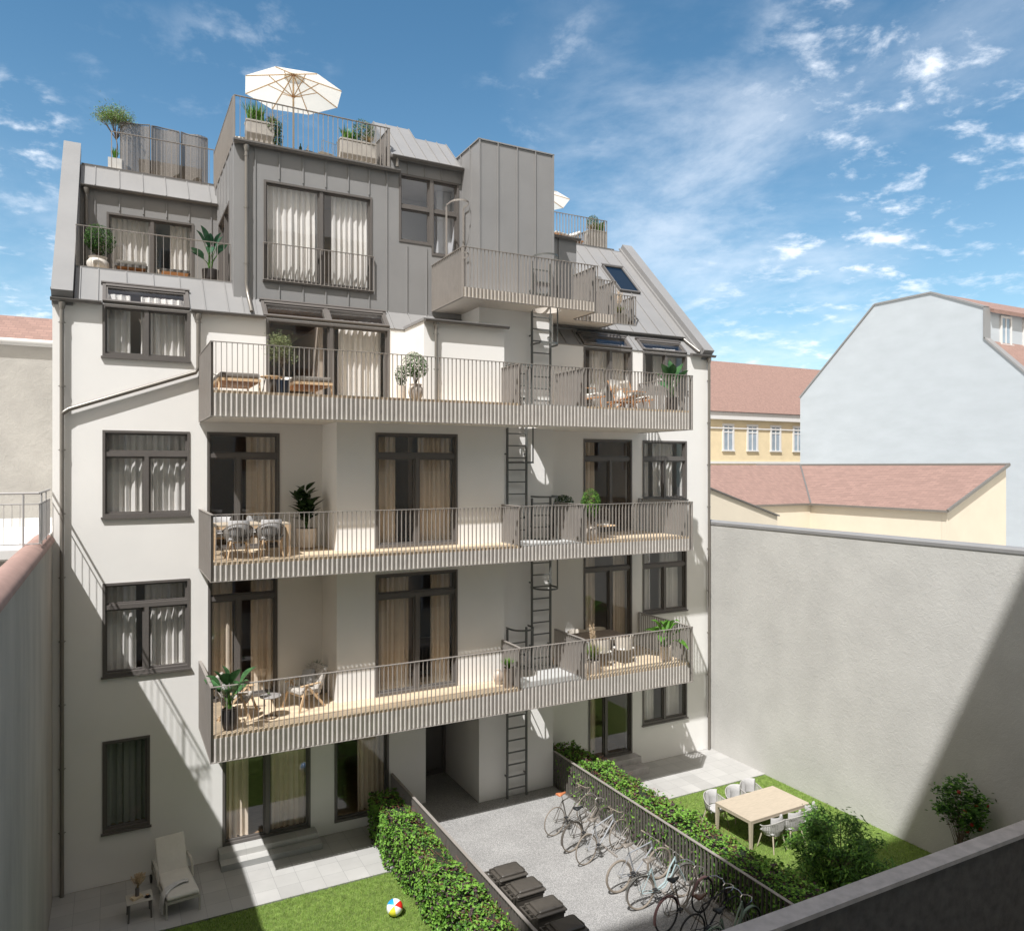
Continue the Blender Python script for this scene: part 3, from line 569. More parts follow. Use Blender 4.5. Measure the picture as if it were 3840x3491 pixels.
# ------------------------------------------------ balconies
def holeslab(mb, x0, x1, y0, y1, z0, z1, cx, cy, r, n=40):
    angs = sorted({round(2*PI*k/n, 6) for k in range(n)} | {round(math.atan2(y-cy, x-cx) % (2*PI), 6) for x in (x0, x1) for y in (y0, y1)})
    O = []; I = []
    for a in angs:
        c, s = math.cos(a), math.sin(a); t = min(((x1-cx)/c if c > 1e-9 else (x0-cx)/c if c < -1e-9 else 1e9), ((y1-cy)/s if s > 1e-9 else (y0-cy)/s if s < -1e-9 else 1e9))
        O.append((cx+c*t, cy+s*t)); I.append((cx+c*r, cy+s*r))
    m = len(angs); ot = [mb.P((*p, z1)) for p in O]; ob = [mb.P((*p, z0)) for p in O]; it = [mb.P((*p, z1)) for p in I]; ib = [mb.P((*p, z0)) for p in I]
    for k in range(m):
        j = (k+1) % m; mb.F(ot[k], ot[j], it[j], it[k]); mb.F(ob[j], ob[k], ib[k], ib[j]); mb.F(ob[k], ob[j], ot[j], ot[k]); mb.F(it[k], it[j], ib[j], ib[k])
SP = .107
def railx(mb, x0, x1, y, zb, zt, sp=SP, d=.048, out=1):
    n = max(1, round((x1-x0)/sp))
    for k in range(n+1): x = x0+(x1-x0)*k/n; mb.box(x-.005, x+.005, y, y+d, zb, zt)
    mb.box(x0-.01, x1+.01, y-.004, y+d+.004, zt, zt+.014); mb.box(x0-.01, x1+.01, y-.002, y+d+.002, zb-.012, zb)
def raily(mb, y0, y1, x, zb, zt, sp=SP, d=.06):
    n = max(1, round((y1-y0)/sp))
    for k in range(n+1): y = y0+(y1-y0)*k/n; mb.box(x, x+d, y-.005, y+.005, zb, zt)
    mb.box(x-.004, x+d+.004, y0-.01, y1+.01, zt+.001, zt+.015); mb.box(x-.002, x+d+.002, y0-.01, y1+.01, zb-.011, zb+.001)
XL, XR, YB = 1.82, 14.82, 16.93
for zb, zf, zt, hx in ((3.245, 3.785, 4.815, 9.96), (7.03, 7.42, 8.42, 10.74), (10.50, 11.05, 12.05, 9.96)):
    s = MB()
    s.box(XL+.065, 4.756, YB+.064, YF-.002, zb, zf-.06); s.box(4.756, 9.257, YB+.064, 17.998 if zf != 11.05 else 17.998, zb, zf-.06)
    if zf == 11.05: s.box(4.756, 6.974, 17.998, YF-.002, zb, zf-.06)
    holeslab(s, 9.257, 11.22, YB+.064, 18.748, zb, zf-.03, hx, 18.30, .43)
    s.box(11.22, XR-.065, YB+.064, YF-.002, zb, zf-.06)
    so_ = bp(s, 'balcony', concrete)
    d = MB(); z0, z1 = zf-.058, zf
    d.box(XL+.07, 9.2, YB+.075, 17.995, z0, z1); d.box(XL+.07, 4.752, 17.995, YF-.003, z0, z1); d.box(11.2, XR-.07, YB+.075, YF-.003, z0, z1)
    if zf == 11.05: d.box(4.752, 6.97, 17.995, YF-.003, z0, z1)
    bp(d, 'deck', deck, so_)
    d = MB(); holeslab(d, 9.262, 11.195, YB+.075, 18.745, zf-.028, zf-.004, hx, 18.30, .44); bp(d, 'floor_panel', white_p, so_)
    r = MB(); railx(r, XL, XR, YB, zb, zt); raily(r, YB+.11, YF-.03, XL, zb, zt); raily(r, YB+.11, YF-.03, XR-.06, zb, zt)
    raily(r, YB+.11, 18.0, 9.17, zf+.03, zt); raily(r, YB+.11, YF-.9, 11.13, zf+.03, zt)
    for x in (XL+.002, XR-.012, 9.19, 11.15): r.box(x, x+.012, YB+.063, YB+.11, zf if 5 < x < 13 else zb, zt-.002)
    r.box(XL-.002, XL+.062, YB+.062, YB+.07, zb, zt)
    bp(r, 'railing', rail_m, so_)
# small upper balcony with its lower extension
s = MB(); zb, zf, zt = 13.79, 14.06, 15.07
holeslab(s, 9.6, 12.04, 17.824, 18.748, zb, zf, 10.74, 18.30, .41); s.box(8.005, 9.6, 17.824, 18.748, zb, zf); s.box(8.005, 8.87, 18.748, 19.92, zb, zf); s.box(11.224, 12.04, 18.748, 19.92, zb, zf); s.box(12.04, 13.55, 19.05, 19.92, zb, zf)
so_ = bp(s, 'balcony', soffit); r = MB()
railx(r, 7.94, 12.1, 17.76, zb, zt); raily(r, 17.87, 19.90, 7.94, zb, zt); raily(r, 17.87, 18.95, 12.04, zb, zt); railx(r, 12.15, 13.60, 18.99, zb, zt); raily(r, 19.10, 19.90, 13.54, zb, zt)
bp(r, 'railing', rail_m, so_)
# other railings
r = MB(); railx(r, -.74, 2.66, 20.345, 14.125, 15.06, .155); fo = bp(r, 'loggia_railing', rail_m)
r = MB(); railx(r, -.01, 2.66, 23.90, 17.755, 18.77, .13); r.box(-.02, .005, 23.895, 23.965, 17.755, 18.77); r.tube([(2.3, 23.85, 16.9), (2.3, 23.85, 17.76)], .006, 5); bp(r, 'terrace_railing', rail_m)
r = MB(); railx(r, 2.70, 6.72, 19.90, 17.606, 18.67, .128); raily(r, 20.03, 23.9, 2.66, 17.52, 18.67, .105); raily(r, 20.03, 21.0, 6.68, 17.606, 18.67, .105); r.box(2.665, 2.715, 19.905, 19.955, 17.606, 18.67); r.box(6.66, 6.71, 19.905, 19.955, 17.606, 18.67); bp(r, 'terrace_railing', rail_m)
r = MB(); railx(r, 13.6, 15.38, 20.345, 14.125, 15.06, .11); raily(r, 20.45, 21.0, 15.32, 14.3, 15.06, .11); bp(r, 'loggia_railing', rail_m)
r = MB(); railx(r, 11.6, 16.70, 23.90, 17.755, 18.78, .13); raily(r, 24.03, 27.0, 16.64, 17.755, 18.78, .13); bp(r, 'terrace_railing', rail_m)
r = MB(); railx(r, 3.38, 6.25, 19.84, 14.17, 15.09, .11, .045); bp(r, 'french_railing', rail_m)
# ladders with safety hoops
def ladder(x, z0, z1, hoops, guard=None):
    l = MB(); Y = 18.60
    for dx in (-.30, .30): l.box(x+dx-.022, x+dx+.022, Y-.03, Y+.03, z0, z1)
    z = z0+.25
    while z < z1-.1: l.box(x-.278, x+.278, Y-.018, Y+.018, z-.016, z+.016); z += .335
    for z in (z0+.6, (z0+z1)/2, z1-.8):
        for dx in (-.30, .30): l.box(x+dx-.012, x+dx+.012, Y+.03, 18.749, z-.02, z+.02)
    fo = bp(l, 'ladder', ladder_m); h = MB()
    for z in hoops:
        pts = [(x-.34, Y, z), (x-.34, Y-.25, z)] + [(x-.34*math.cos(a), Y-.25-.36*math.sin(a), z) for a in [PI*k/12 for k in range(1, 12)]] + [(x+.34, Y-.25, z), (x+.34, Y, z)]
        for a, b in zip(pts[:-1], pts[1:]): h.bar(a, b, .008, .05)
    if len(hoops) > 1:
        for a in (PI*.72,): h.box(x-.34*math.cos(a)-.02, x-.34*math.cos(a)+.02, Y-.25-.36*math.sin(a)-.004, Y-.25-.36*math.sin(a)+.004, min(hoops), max(hoops))
    bp(h, 'safety_hoop', ladder_m, fo)
ladder(9.96, .27, 4.95, [2.9, 5.0]); ladder(10.74, 3.79, 8.55, [6.05, 8.6]); ladder(9.96, 7.42, 12.15, [9.55, 12.2]); ladder(10.74, 11.05, 15.2, [12.85, 15.3])
l = MB()
for x in (8.28, 8.80): l.box(x-.02, x+.02, 19.62, 19.66, 14.07, 16.72)
for z in (15.32, 16.75):
    pts = [(8.28, 19.64, z), (8.28, 19.35, z)] + [(8.54-.26*math.cos(a), 19.35-.30*math.sin(a), z) for a in [PI*k/12 for k in range(1, 12)]] + [(8.80, 19.35, z), (8.80, 19.64, z)]
    for a, b in zip(pts[:-1], pts[1:]): l.bar(a, b, .008, .05)
l.box(8.30, 8.78, 19.63, 19.65, 14.6, 14.63); l.box(8.30, 8.78, 19.63, 19.65, 15.0, 15.03); bp(l, 'guard_hoop', rail_m)
# doorsteps
t = empty('stone_steps', (3.42, 19.1, 0), 0, 'two grey stone steps below the left patio door', 'steps'); s = MB()
s.box(-1.17, 1.18, -.33, .0, 0, .145); s.box(-1.17, 1.14, -.04, .325, .0, .287); s.build('step', gridmat('step_stone', (.42, .41, .39), .6, .6, 2.25, 18.77, .1, .005, (.3, .3, .29)), t)
t = empty('stone_steps', (13.5, 19.1, 0), 0, 'two grey stone steps below the right patio door', 'steps'); s = MB()
s.box(-1.2, 1.15, -.38, .0, 0, .2); s.box(-1.2, 1.13, -.02, .325, .0, .40); s.build('step', cap_conc, t)
# ============================================================ CURTAINS
def curtain(panels, z0, z1, Y, label, m, amp=.045, M=None):
    xm = (panels[0][0]+panels[-1][1])/2; t = empty('window_curtain', (xm, Y, z0), 0, label, 'curtain', 'curtains behind the windows')
    for a, b in panels:
        c = MB(); c.cs = True; n = max(10, int((b-a)*44)); ph = U(0, 9); k1 = U(38, 46); A = []
        for i in range(n+1):
            x = a+(b-a)*i/n
            y = amp*(math.sin(k1*x+ph)+.45*math.sin(2.3*k1*x+ph*2)+.5*math.sin(13*x+ph))
            A.append((c.P((x-xm, y*.6, z1-z0)), c.P((x-xm, y, (z1-z0)*.5)), c.P((x-xm, y*1.15, 0.01))))
        for i in range(n):
            for j in (0, 1): c.F(A[i][j], A[i][j+1], A[i+1][j+1], A[i+1][j])
        c.build('curtain_panel', m, t, auto=80)
    return t
cy = YF+.31
curtain([(-.12, .38), (.60, 1.60)], 11.9, 13.4, cy, 'white curtain in the small attic window at the building left end', curtain_m)
curtain([(-.12, 1.60)], 8.32, 10.25, cy, 'pale curtain filling the upper of the two large left windows', curtain_m)
curtain([(-.12, .50), (.58+.1, 1.60)], 4.72, 6.78, cy, 'curtain in the left window crossed by the diagonal shadow', curtain_m)
curtain([(-.12, .76)], 1.2, 3.22, cy, 'dark grey curtain in the narrow ground floor window above the lounger', curtain_g)
curtain([(2.38, 3.00), (3.55, 4.42)], .30, 2.84, cy, 'beige curtain behind the glass door above the left stone steps', curtain_b)
curtain([(5.75, 6.5)], .30, 2.84, cy, 'curtain behind the ground floor window next to the hedge', curtain_b)
curtain([(2.95, 3.66)], 7.43, 10.24, cy, 'brown curtain in the balcony door behind the rope chairs', curtain_b)
curtain([(2.05, 2.62), (3.05, 3.62)], 3.80, 6.78, cy, 'brown curtain in the balcony door behind the patterned armchairs', curtain_b)
curtain([(5.75, 6.34), (6.93, 7.86)], 7.44, 10.25, 18.36, 'beige curtains in the tall middle window of the middle balcony', curtain_b)
curtain([(5.75, 6.68), (7.30, 7.86)], 3.80, 6.77, 18.36, 'beige curtains in the tall middle window of the lowest balcony', curtain_b)
curtain([(5.28, 6.45)], 11.06, 13.3, cy+.08, 'white curtain in the right half of the wide top terrace door', curtain_m)
curtain([(12.75, 13.3)], 7.43, 10.26, cy, 'brown curtain in the right door of the middle balcony', curtain_b)
curtain([(12.75, 13.3), (14.0, 14.45)], 3.80, 6.78, cy, 'pale curtain in the right door of the lowest balcony', curtain_b)
curtain([(12.93, 13.35)], .42, 2.84, cy, 'pale curtain in the right patio door', curtain_b)
curtain([(13.15, 14.45)], 11.06, 13.3, cy, 'beige curtain in the top door behind the white lounge chairs', curtain_m)
curtain([(15.0, 15.3), (15.6, 16.5)], 11.9, 13.3, cy, 'beige curtain in the top window behind the big leafed plant', curtain_m)
curtain([(15.0, 15.36), (15.55, 16.45)], 8.38, 10.26, cy, 'curtain in the right window level with the middle balcony', curtain_m)
curtain([(15.0, 15.5), (15.9, 16.6)], 4.76, 6.78, cy, 'curtain in the right window level with the lowest balcony', curtain_m)
curtain([(15.0, 15.6), (16.0, 16.65)], 1.22, 2.84, cy, 'curtain in the right ground floor window', curtain_m)
curtain([(3.47, 4.82), (5.18, 6.18)], 14.18, 16.66, 20.16, 'tall white curtains behind the french window of the metal dormer', curtain_m)
curtain([(-.06, .92), (1.45, 2.0)], 14.12, 16.22, 23.4, 'white curtains behind the glass door of the left roof loggia', curtain_m)
# ============================================================ SURROUNDINGS
def single(mb, name, m, label, cat, group=None, smooth=None): return tag(mb.build(name, m), label, cat, group)
# left boundary wall with tile coping
t = empty('boundary_wall', (-1.155, 12, 0), 0, 'tall rough grey boundary wall on the left with a rounded pink tile coping', 'wall')
m_ = MB(); m_.box(-.35, 0, -9.0, 7.40, -.3, 7.80); m_.build('wall', rough_wall2, t)
m_ = MB(); m_.cs = True
pr = [(.05, 7.80), (.045, 7.86), (.0, 7.91), (-.08, 7.97), (-.17, 7.995), (-.26, 7.97), (-.34, 7.92), (-.38, 7.86), (-.38, 7.80)]
A = [m_.P((x, -9.0, z)) for x, z in pr]; Bq = [m_.P((x, 7.38, z)) for x, z in pr]
for i in range(len(pr)-1): m_.F(A[i], A[i+1], Bq[i+1], Bq[i])
m_.cs = False; m_.F(*A); m_.F(*Bq[::-1]); m_.F(A[0], Bq[0], Bq[-1], A[-1])
m_.build('coping', mat('pink_clay', (.34, .215, .18), .75, var=.12, vscale=2.5, bump=.1, bscale=12), t)
# left neighbour: roof terrace, back wall, roof
t = empty('neighbour_house', (-6, 21, 0), 0, 'grey rendered neighbour house on the left with a roof terrace and pink roof', 'house')
m_ = MB(); m_.box(-8, 4.49, -4.35, 6, -.3, 7.70); m_.box(-8, 4.75, 4.5, 9, 7.7, 12.95); m_.build('wall', mat('aged_render', (.345, .33, .305), .95, var=.10, vscale=1.2, bump=.4, bscale=30, bump2=.3, b2scale=4, spec=.2, detail=8), t)
m_ = MB(); m_.box(-8, 4.62, -4.37, 4.49, 7.70, 7.74); m_.box(-8, 4.66, -4.42, -4.22, 7.74, 7.90); m_.box(-8, 4.7, 4.40, 4.49, 7.74, 7.98); m_.build('terrace_edge', trim_w, t)
m_ = MB(); m_.ext([(-8, y, z) for y, z in ((4.34, 13.02), (9.5, 13.02), (7.0, 14.1))], (12.8, 0, 0)); m_.build('roof', rtile, t)
m_ = MB(); m_.tube([(-8, 4.36, 12.98), (4.8, 4.36, 12.98)], .06, 8); m_.box(-8, 4.78, 4.42, 4.49, 12.86, 12.95); m_.build('gutter', trim_w, t)
m_ = MB(); zt = 8.94; yy = -4.38
m_.tube([(-8, yy, zt), (4.80, yy, zt)], .022, 8); m_.tube([(4.80, yy, zt), (4.80, -1.6, zt)], .022, 8); m_.tube([(-8, yy, zt-.20), (4.80, yy, zt-.20)], .012, 6); m_.tube([(-8, yy, 8.0), (4.80, yy, 8.0)], .012, 6)
m_.tube([(4.80, yy, zt-.2), (4.80, -1.6, zt-.2)], .012, 6); m_.tube([(4.80, yy, 8.0), (4.80, -1.6, 8.0)], .012, 6)
x = 4.5
while x > -7.9: m_.tube([(x, yy, 8.0), (x, yy, zt-.2)], .006, 5); x -= .125
for x in (4.55, 2.9, 1.4, -.1): m_.tube([(x, yy, 7.86), (x, yy, zt)], .018, 6)
y = yy
while y < -1.6: m_.tube([(4.80, y, 8.0), (4.80, y, zt-.2)], .006, 5); y += .12
for y in (yy+.5, yy+1.6): m_.tube([(4.80, y, 7.8), (4.80, y, zt)], .018, 6)
m_.build('terrace_railing', mat('galvanised_rail', (.42, .40, .385), .5, metal=.2, var=.06), t)
# right boundary wall
t = empty('boundary_wall', (17.77, 12, 0), 0, 'long rough grey boundary wall with metal capping on the right of the garden', 'wall')
m_ = MB(); m_.box(.0, .35, -5.0, 15, -.3, 7.52); m_.build('wall', rough_wall, t)
m_ = MB(); m_.tube([(.17, -5, 7.56), (.17, 15, 7.56)], .085, 12, flat=(2.3, 1.0)); m_.box(-.02, .37, -5, 15, 7.50, 7.56); m_.build('coping', metal, t)
# front parapet wall
t = empty('parapet_wall', (8, 8.4, 0), 0, 'dark concrete garden wall with pale flat top in the near right corner', 'wall')
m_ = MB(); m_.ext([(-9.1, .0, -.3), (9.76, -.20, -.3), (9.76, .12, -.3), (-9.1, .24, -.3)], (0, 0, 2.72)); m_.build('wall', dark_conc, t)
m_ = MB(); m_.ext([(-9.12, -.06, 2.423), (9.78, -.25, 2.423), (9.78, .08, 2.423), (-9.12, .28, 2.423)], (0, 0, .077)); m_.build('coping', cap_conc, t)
# opposite tall building behind the viewpoint (its roof edge throws the foreground shade)
t = empty('opposite_building', (0, -6, 0), 0, 'tall plain rendered building across the courtyard behind the viewpoint', 'building')
m_ = MB(); m_.box(-30, 6, -8, 4.6, 0, 33.2); m_.box(6.001, 34, -8, 4.55, 0, 22); m_.build('wall', cream, t)
m_ = MB(); w_ = MB()
for i in range(-9, 11):
    for j in range(8 if i < 2 else 5):
        x = i*3.0; z = 2.0+j*3.6; m_.box(x-.62, x+.62, 4.601, 4.66, z-.1, z+1.9); w_.box(x-.5, x+.5, 4.662, 4.67, z, z+1.8)
m_.build('window_surround', trim_w, t); w_.build('window_glazing', black_m, t)
# cream low house (L shaped)
t = empty('cream_house', (40, 30, 0), 0, 'low cream house with pink tiled roof behind the right boundary wall', 'house')
m_ = MB(); e = 7.0
m_.box(-.4, 0, -4.59, 4.1, 0, e-.02); m_.box(-9, 0, 4.1, 4.5, 0, e-.02)
m_.ext([(-.4, -4.9, 0), (5.03, -4.9, 0), (5.03, -4.9, 9.43), (-.4, -4.9, e-.03)][::-1], (0, .3, 0)); m_.build('wall', cream, t)
m_ = MB(); m_.hexa([(-.55, -5.0, e), (5.03, -5.0, 9.45), (5.03, 14, 9.45), (-.55, 4.1, e)], [(-.55, -5.0, e+.1), (5.03, -5.0, 9.55), (5.03, 14, 9.55), (-.55, 4.1, e+.1)]); m_.build('roof', rtile_x, t)
m_ = MB(); m_.hexa([(-19, 4.0, e), (-.55, 4.0, e), (5.03, 9.7, 9.45), (-19, 9.7, 9.45)], [(-19, 4.0, e+.1), (-.55, 4.0, e+.1), (5.03, 9.7, 9.55), (-19, 9.7, 9.55)]); m_.build('roof', rtile, t)
m_ = MB(); m_.bar((-.6, -5.05, e+.08), (5.03, -5.05, 9.53), .12, .14); m_.bar((-.6, -5.05, e+.05), (-.6, 4.1, e+.05), .10, .12); m_.bar((-19, 3.98, e+.05), (-.6, 3.98, e+.05), .12, .12); m_.bar((-.5, 4.0, e+.12), (5.03, 9.7, 9.58), .1, .05); m_.tube([(5.03, -5.1, 9.55), (5.03, 14, 9.55)], .1, 8); m_.build('verge', pipe_m, t)
# small sloping cream wall just beyond the building corner
t = empty('garden_wall', (20, 24, 0), 0, 'cream wall with dark sloping capping beside the white building corner', 'wall')
m_ = MB(); m_.ext([(-1, 0, 0), (5.8, 0, 0), (5.8, 0, 7.27), (-1, 0, 9.45)], (0, .3, 0)); m_.build('wall', cream, t)
m_ = MB(); m_.bar((-1, .1, 9.48), (5.85, .1, 7.29), .4, .05); m_.build('capping', metal_d, t)
# yellow town house
t = empty('yellow_house', (84, 70, -3.77), 0, 'yellow town house with a big pink roof and white framed windows far behind', 'house')
t.scale = (1.4, 1.4, 1.4); m_ = MB(); m_.box(-30, 30, 0, 10, 0, 13.55); m_.build('wall', yel, t)
m_ = MB(); m_.box(-30, 30, -.35, 0, 13.55, 14.2); m_.box(-30, 30, -.1, 0, 12.75, 12.86); m_.box(-30, 30, -.15, 0, 9.7, 9.9); m_.build('cornice', trim_w, t)
m_ = MB(); m_.ext([(-30, -.5, 14.22), (-30, 10, 14.22), (-30, 5.5, 19.6)], (60, 0, 0)); m_.build('roof', rtile, t)
for i in range(6):
    x = -12.24+i*2.87-.0; f = MB()
    f.box(x-.68, x-.5, -.08, -.001, 10.9, 13.2); f.box(x+.5, x+.68, -.08, -.001, 10.9, 13.2); f.box(x-.5, x+.5, -.08, -.001, 13.0, 13.2); f.box(x-.72, x+.72, -.14, -.001, 10.78, 10.9)
    f.box(x-.05, x+.05, -.06, -.001, 10.9, 13.0); f.box(x-.5, x+.5, -.055, -.001, 12.4, 12.5); fo = f.build('window', trim_w, t)
    p = MB(); p.box(x-.5, x-.05, -.02, -.001, 10.9, 13.0); p.box(x+.05, x+.5, -.02, -.001, 10.9, 13.0); p.build('pane', MT.get('far_pane') or mat('far_pane', (.30, .36, .42), .1, var=.2, vscale=1), fo)
# pale gable building
t = empty('gable_building', (60, 42, -4.72), 0, 'large pale blue grey building with a blank gable wall and mansard roof', 'building')
t.scale = (1.5, 1.5, 1.5)
gp = [(7.27, 0), (7.27, 13.95), (1.75, 19.01), (-1.75, 20.0), (-4.6, 18.9), (-4.6, 17.2), (-7.6, 14.3), (-12, 10.5), (-12, 0)]
gp = [(7.27, 0), (7.27, 13.95), (1.75, 19.01), (-1.73, 19.0), (-4.6, 17.68), (-4.6, 16.07), (-6.56, 14.09), (-12, 8.6), (-12, 0)]
m_ = MB(); m_.ext([(0, y, z) for y, z in gp], (.4, 0, 0)); m_.box(.4, 40, -4.6, -4.3, 15.0, 17.66); m_.box(.4, 40, -11.9, -11.6, 0, 8.6); m_.build('wall', bluegrey, t)
m_ = MB()
for (y0, z0), (y1, z1) in zip(gp[1:-1], gp[2:-1]):
    n_ = Vector((0, z0-z1, y1-y0)).normalized()*-.09; m_.ext([(-.06, y0, z0), (-.06, y1, z1), (-.06, y1+n_.y, z1+n_.z), (-.06, y0+n_.y, z0+n_.z)], (.5, 0, 0))
m_.build('verge', metal, t)
m_ = MB()
for (y0, z0), (y1, z1) in (((1.75, 19.0), (-1.73, 19.05)), ((-1.73, 19.05), (-4.9, 17.6)), ((-4.5, 16.1), (-6.56, 14.09)), ((-6.56, 14.09), (-12, 8.6)), ((7.3, 13.9), (1.75, 19.0))):
    m_.hexa([(.4, y1, z1-.2), (40, y1, z1-.2), (40, y0, z0-.2), (.4, y0, z0-.2)], [(.4, y1, z1), (40, y1, z1), (40, y0, z0), (.4, y0, z0)])
m_.build('roof', rtile, t)
for i in range(8):
    x = 1.9+i*2.1; f = MB(); f.box(x-.5, x-.38, -4.68, -4.6, 15.9, 17.4); f.box(x+.38, x+.5, -4.68, -4.6, 15.9, 17.4); f.box(x-.38, x+.38, -4.68, -4.6, 17.28, 17.4); f.box(x-.6, x+.6, -4.74, -4.6, 15.78, 15.9); f.box(x-.04, x+.04, -4.66, -4.6, 15.9, 17.28)
    fo = f.build('window', trim_w, t); p = MB(); p.box(x-.38, x+.38, -4.63, -4.601, 15.9, 17.28); p.build('pane', MT['far_pane'], fo)
# ============================================================ COURT FENCES
def fence(x, y0, y1, label, side):
    t = empty('metal_fence', (x, (y0+y1)/2, 0), 0, label, 'fence', 'dark metal fences along the courtyard'); yc = (y0+y1)/2
    m_ = MB(); n = int((y1-y0)/.115)
    for k in range(n+1): y = y0+(y1-y0)*k/n-yc; m_.box(-.028, .028, y-.005, y+.005, .05, 1.255)
    m_.box(-.03, .03, y0-yc, y1-yc, .27, .282); m_.build('slat_panel', MT.get('fence_m') or mat('fence_m', (.15, .135, .12), .45, var=.06), t)
    m_ = MB(); m_.box(-.034, .034, y0-yc, y1-yc, 1.256, 1.272); m_.build('top_rail', rail_m, t)
    m_ = MB(); m_.box(-.02, .03, y0-yc, y1-yc, -.1, .262); m_.build('kerb', concrete, t)
fence(6.60, 8.75, 19.40, 'dark slatted metal fence between the left hedge and the bins', 0)
fence(11.25, 8.75, 18.74, 'dark slatted metal fence behind the parked bicycles', 1)
# ============================================================ HEDGES
def leafcloud(name, mats, parent, pts, size, wts, seed=1, loc=None, flatness=.5, up=.5, elong=1.6, twigs=()):
    r = random.Random(seed); c = MB()
    for a_, b_ in twigs: c.cm = len(wts); c.tube([a_, b_], .003, 3, cap=False)
    for p, nrm in pts:
        d = Vector((r.gauss(0, 1), r.gauss(0, 1), r.gauss(0, .6)-.1)); nn = (Vector(nrm)+Vector((r.gauss(0, flatness), r.gauss(0, flatness), r.gauss(0, flatness)+up))).normalized()
        d = (d - nn*d.dot(nn)); d = d.normalized() if d.length > 1e-4 else nn.orthogonal()
        s_ = size*r.uniform(.65, 1.25); c.cm = r.choices(range(len(wts)), wts)[0]; sd = d.cross(nn); P_ = Vector(p)
        a = c.P(P_-d*s_*.5); b = c.P(P_+d*s_*.5-nn*s_*.10); l = c.P(P_+sd*s_*.5/elong*1.0+nn*s_*.12-d*s_*.08); q = c.P(P_-sd*s_*.5/elong+nn*s_*.12-d*s_*.08)
        c.F(a, b, l); c.F(a, q, b)
    return c.build(name, mats, parent, loc=loc)
def hedge(x0, x1, y0, y1, h, label, seed, dens=620, poke=False):
    r = random.Random(seed); xm, ym = (x0+x1)/2, (y0+y1)/2; t = empty('hedge', (xm, ym, 0), 0, label, 'hedge', 'clipped leafy hedges along the fences')
    pts = []; hw = (x1-x0)/2; L_ = y1-y0
    def bul(y, k): return .07*math.sin(y*2.1+k)+.05*math.sin(y*5.3+k*2)+.03*math.sin(y*11+k*3)
    n = int(L_*(2*hw+2*h)*dens)
    for i in range(n):
        y = r.uniform(-L_/2, L_/2); u = r.uniform(0, 2*h+2*hw); dep = abs(r.gauss(0, .07))
        if u < h: x, z, nn = -hw-bul(y, 1)*.7+dep-(.13 if poke and r.random() < .10 else 0), u, (-1, 0, 0)
        elif u < h+2*hw: x, z, nn = -hw+(u-h), h+bul(y, 2)-dep+.05*math.sin(9*(u-h)), (0, 0, 1)
        else: x, z, nn = hw+bul(y, 3)*.7-dep, u-h-2*hw, (1, 0, 0)
        ed = hw-abs(x); 
        if z > h-.18: z -= .12*max(0, 1-ed/.14)
        if r.random() < .04: z += r.uniform(0, .14)
        pts.append(((x, y, z), nn))
    for i in range(int(2*hw*h*dens*1.2)):
        for s_ in (-1, 1): pts.append(((r.uniform(-hw, hw), s_*(L_/2-abs(r.gauss(0, .07))), r.uniform(0, h)), (0, s_, 0)))
    tw = []
    for i in range(int(L_*60)):
        p = Vector((r.uniform(-hw, hw), r.uniform(-L_/2, L_/2), h+r.uniform(-.12, .0))); d = Vector((r.gauss(0, 1), r.gauss(0, 1), r.uniform(.1, .7))).normalized(); tw.append((p, p+d*r.uniform(.08, .2)))
    leafcloud('foliage', [g_hedge, g_hedge2, g_lite, g_pur, twig], t, pts, .088, [5, 3.0, 1.8, 2.0], seed, flatness=.55, up=.35, twigs=tw)
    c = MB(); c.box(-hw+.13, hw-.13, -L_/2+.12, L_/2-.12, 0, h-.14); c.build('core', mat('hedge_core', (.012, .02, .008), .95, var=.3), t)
hedge(5.74, 6.50, 8.9, 18.75, 1.18, 'long green and purple hedge in front of the left fence', 3)
hedge(11.34, 12.18, 8.9, 19.15, 1.30, 'green and purple hedge behind the fence with the bicycles', 4, 620, True)
# ============================================================ GRASS
def grass(x0, x1, y0, y1, n, seed):
    r = random.Random(seed); c = MB()
    for i in range(n):
        x, y = r.uniform(x0, x1), y0+(y1-y0)*r.random(); h = r.uniform(.025, .06); a = r.uniform(0, 2*PI); dx, dy = math.cos(a), math.sin(a); l = r.uniform(.0, .035); w_ = .0045
        c.cm = 1 if r.random() < .28 else 0
        c.F(c.P((x-dy*w_, y+dx*w_, -.032)), c.P((x+dy*w_, y-dx*w_, -.032)), c.P((x+dx*l, y+dy*l, h-.03)))
    o = c.build('grass', [grass_m, grass_m2]); o['kind'] = 'stuff'; return o
grass(-1.1, 5.9, 13.6, 17.02, 62000, 5); grass(11.9, 17.76, 9.6, 17.02, 88000, 6)
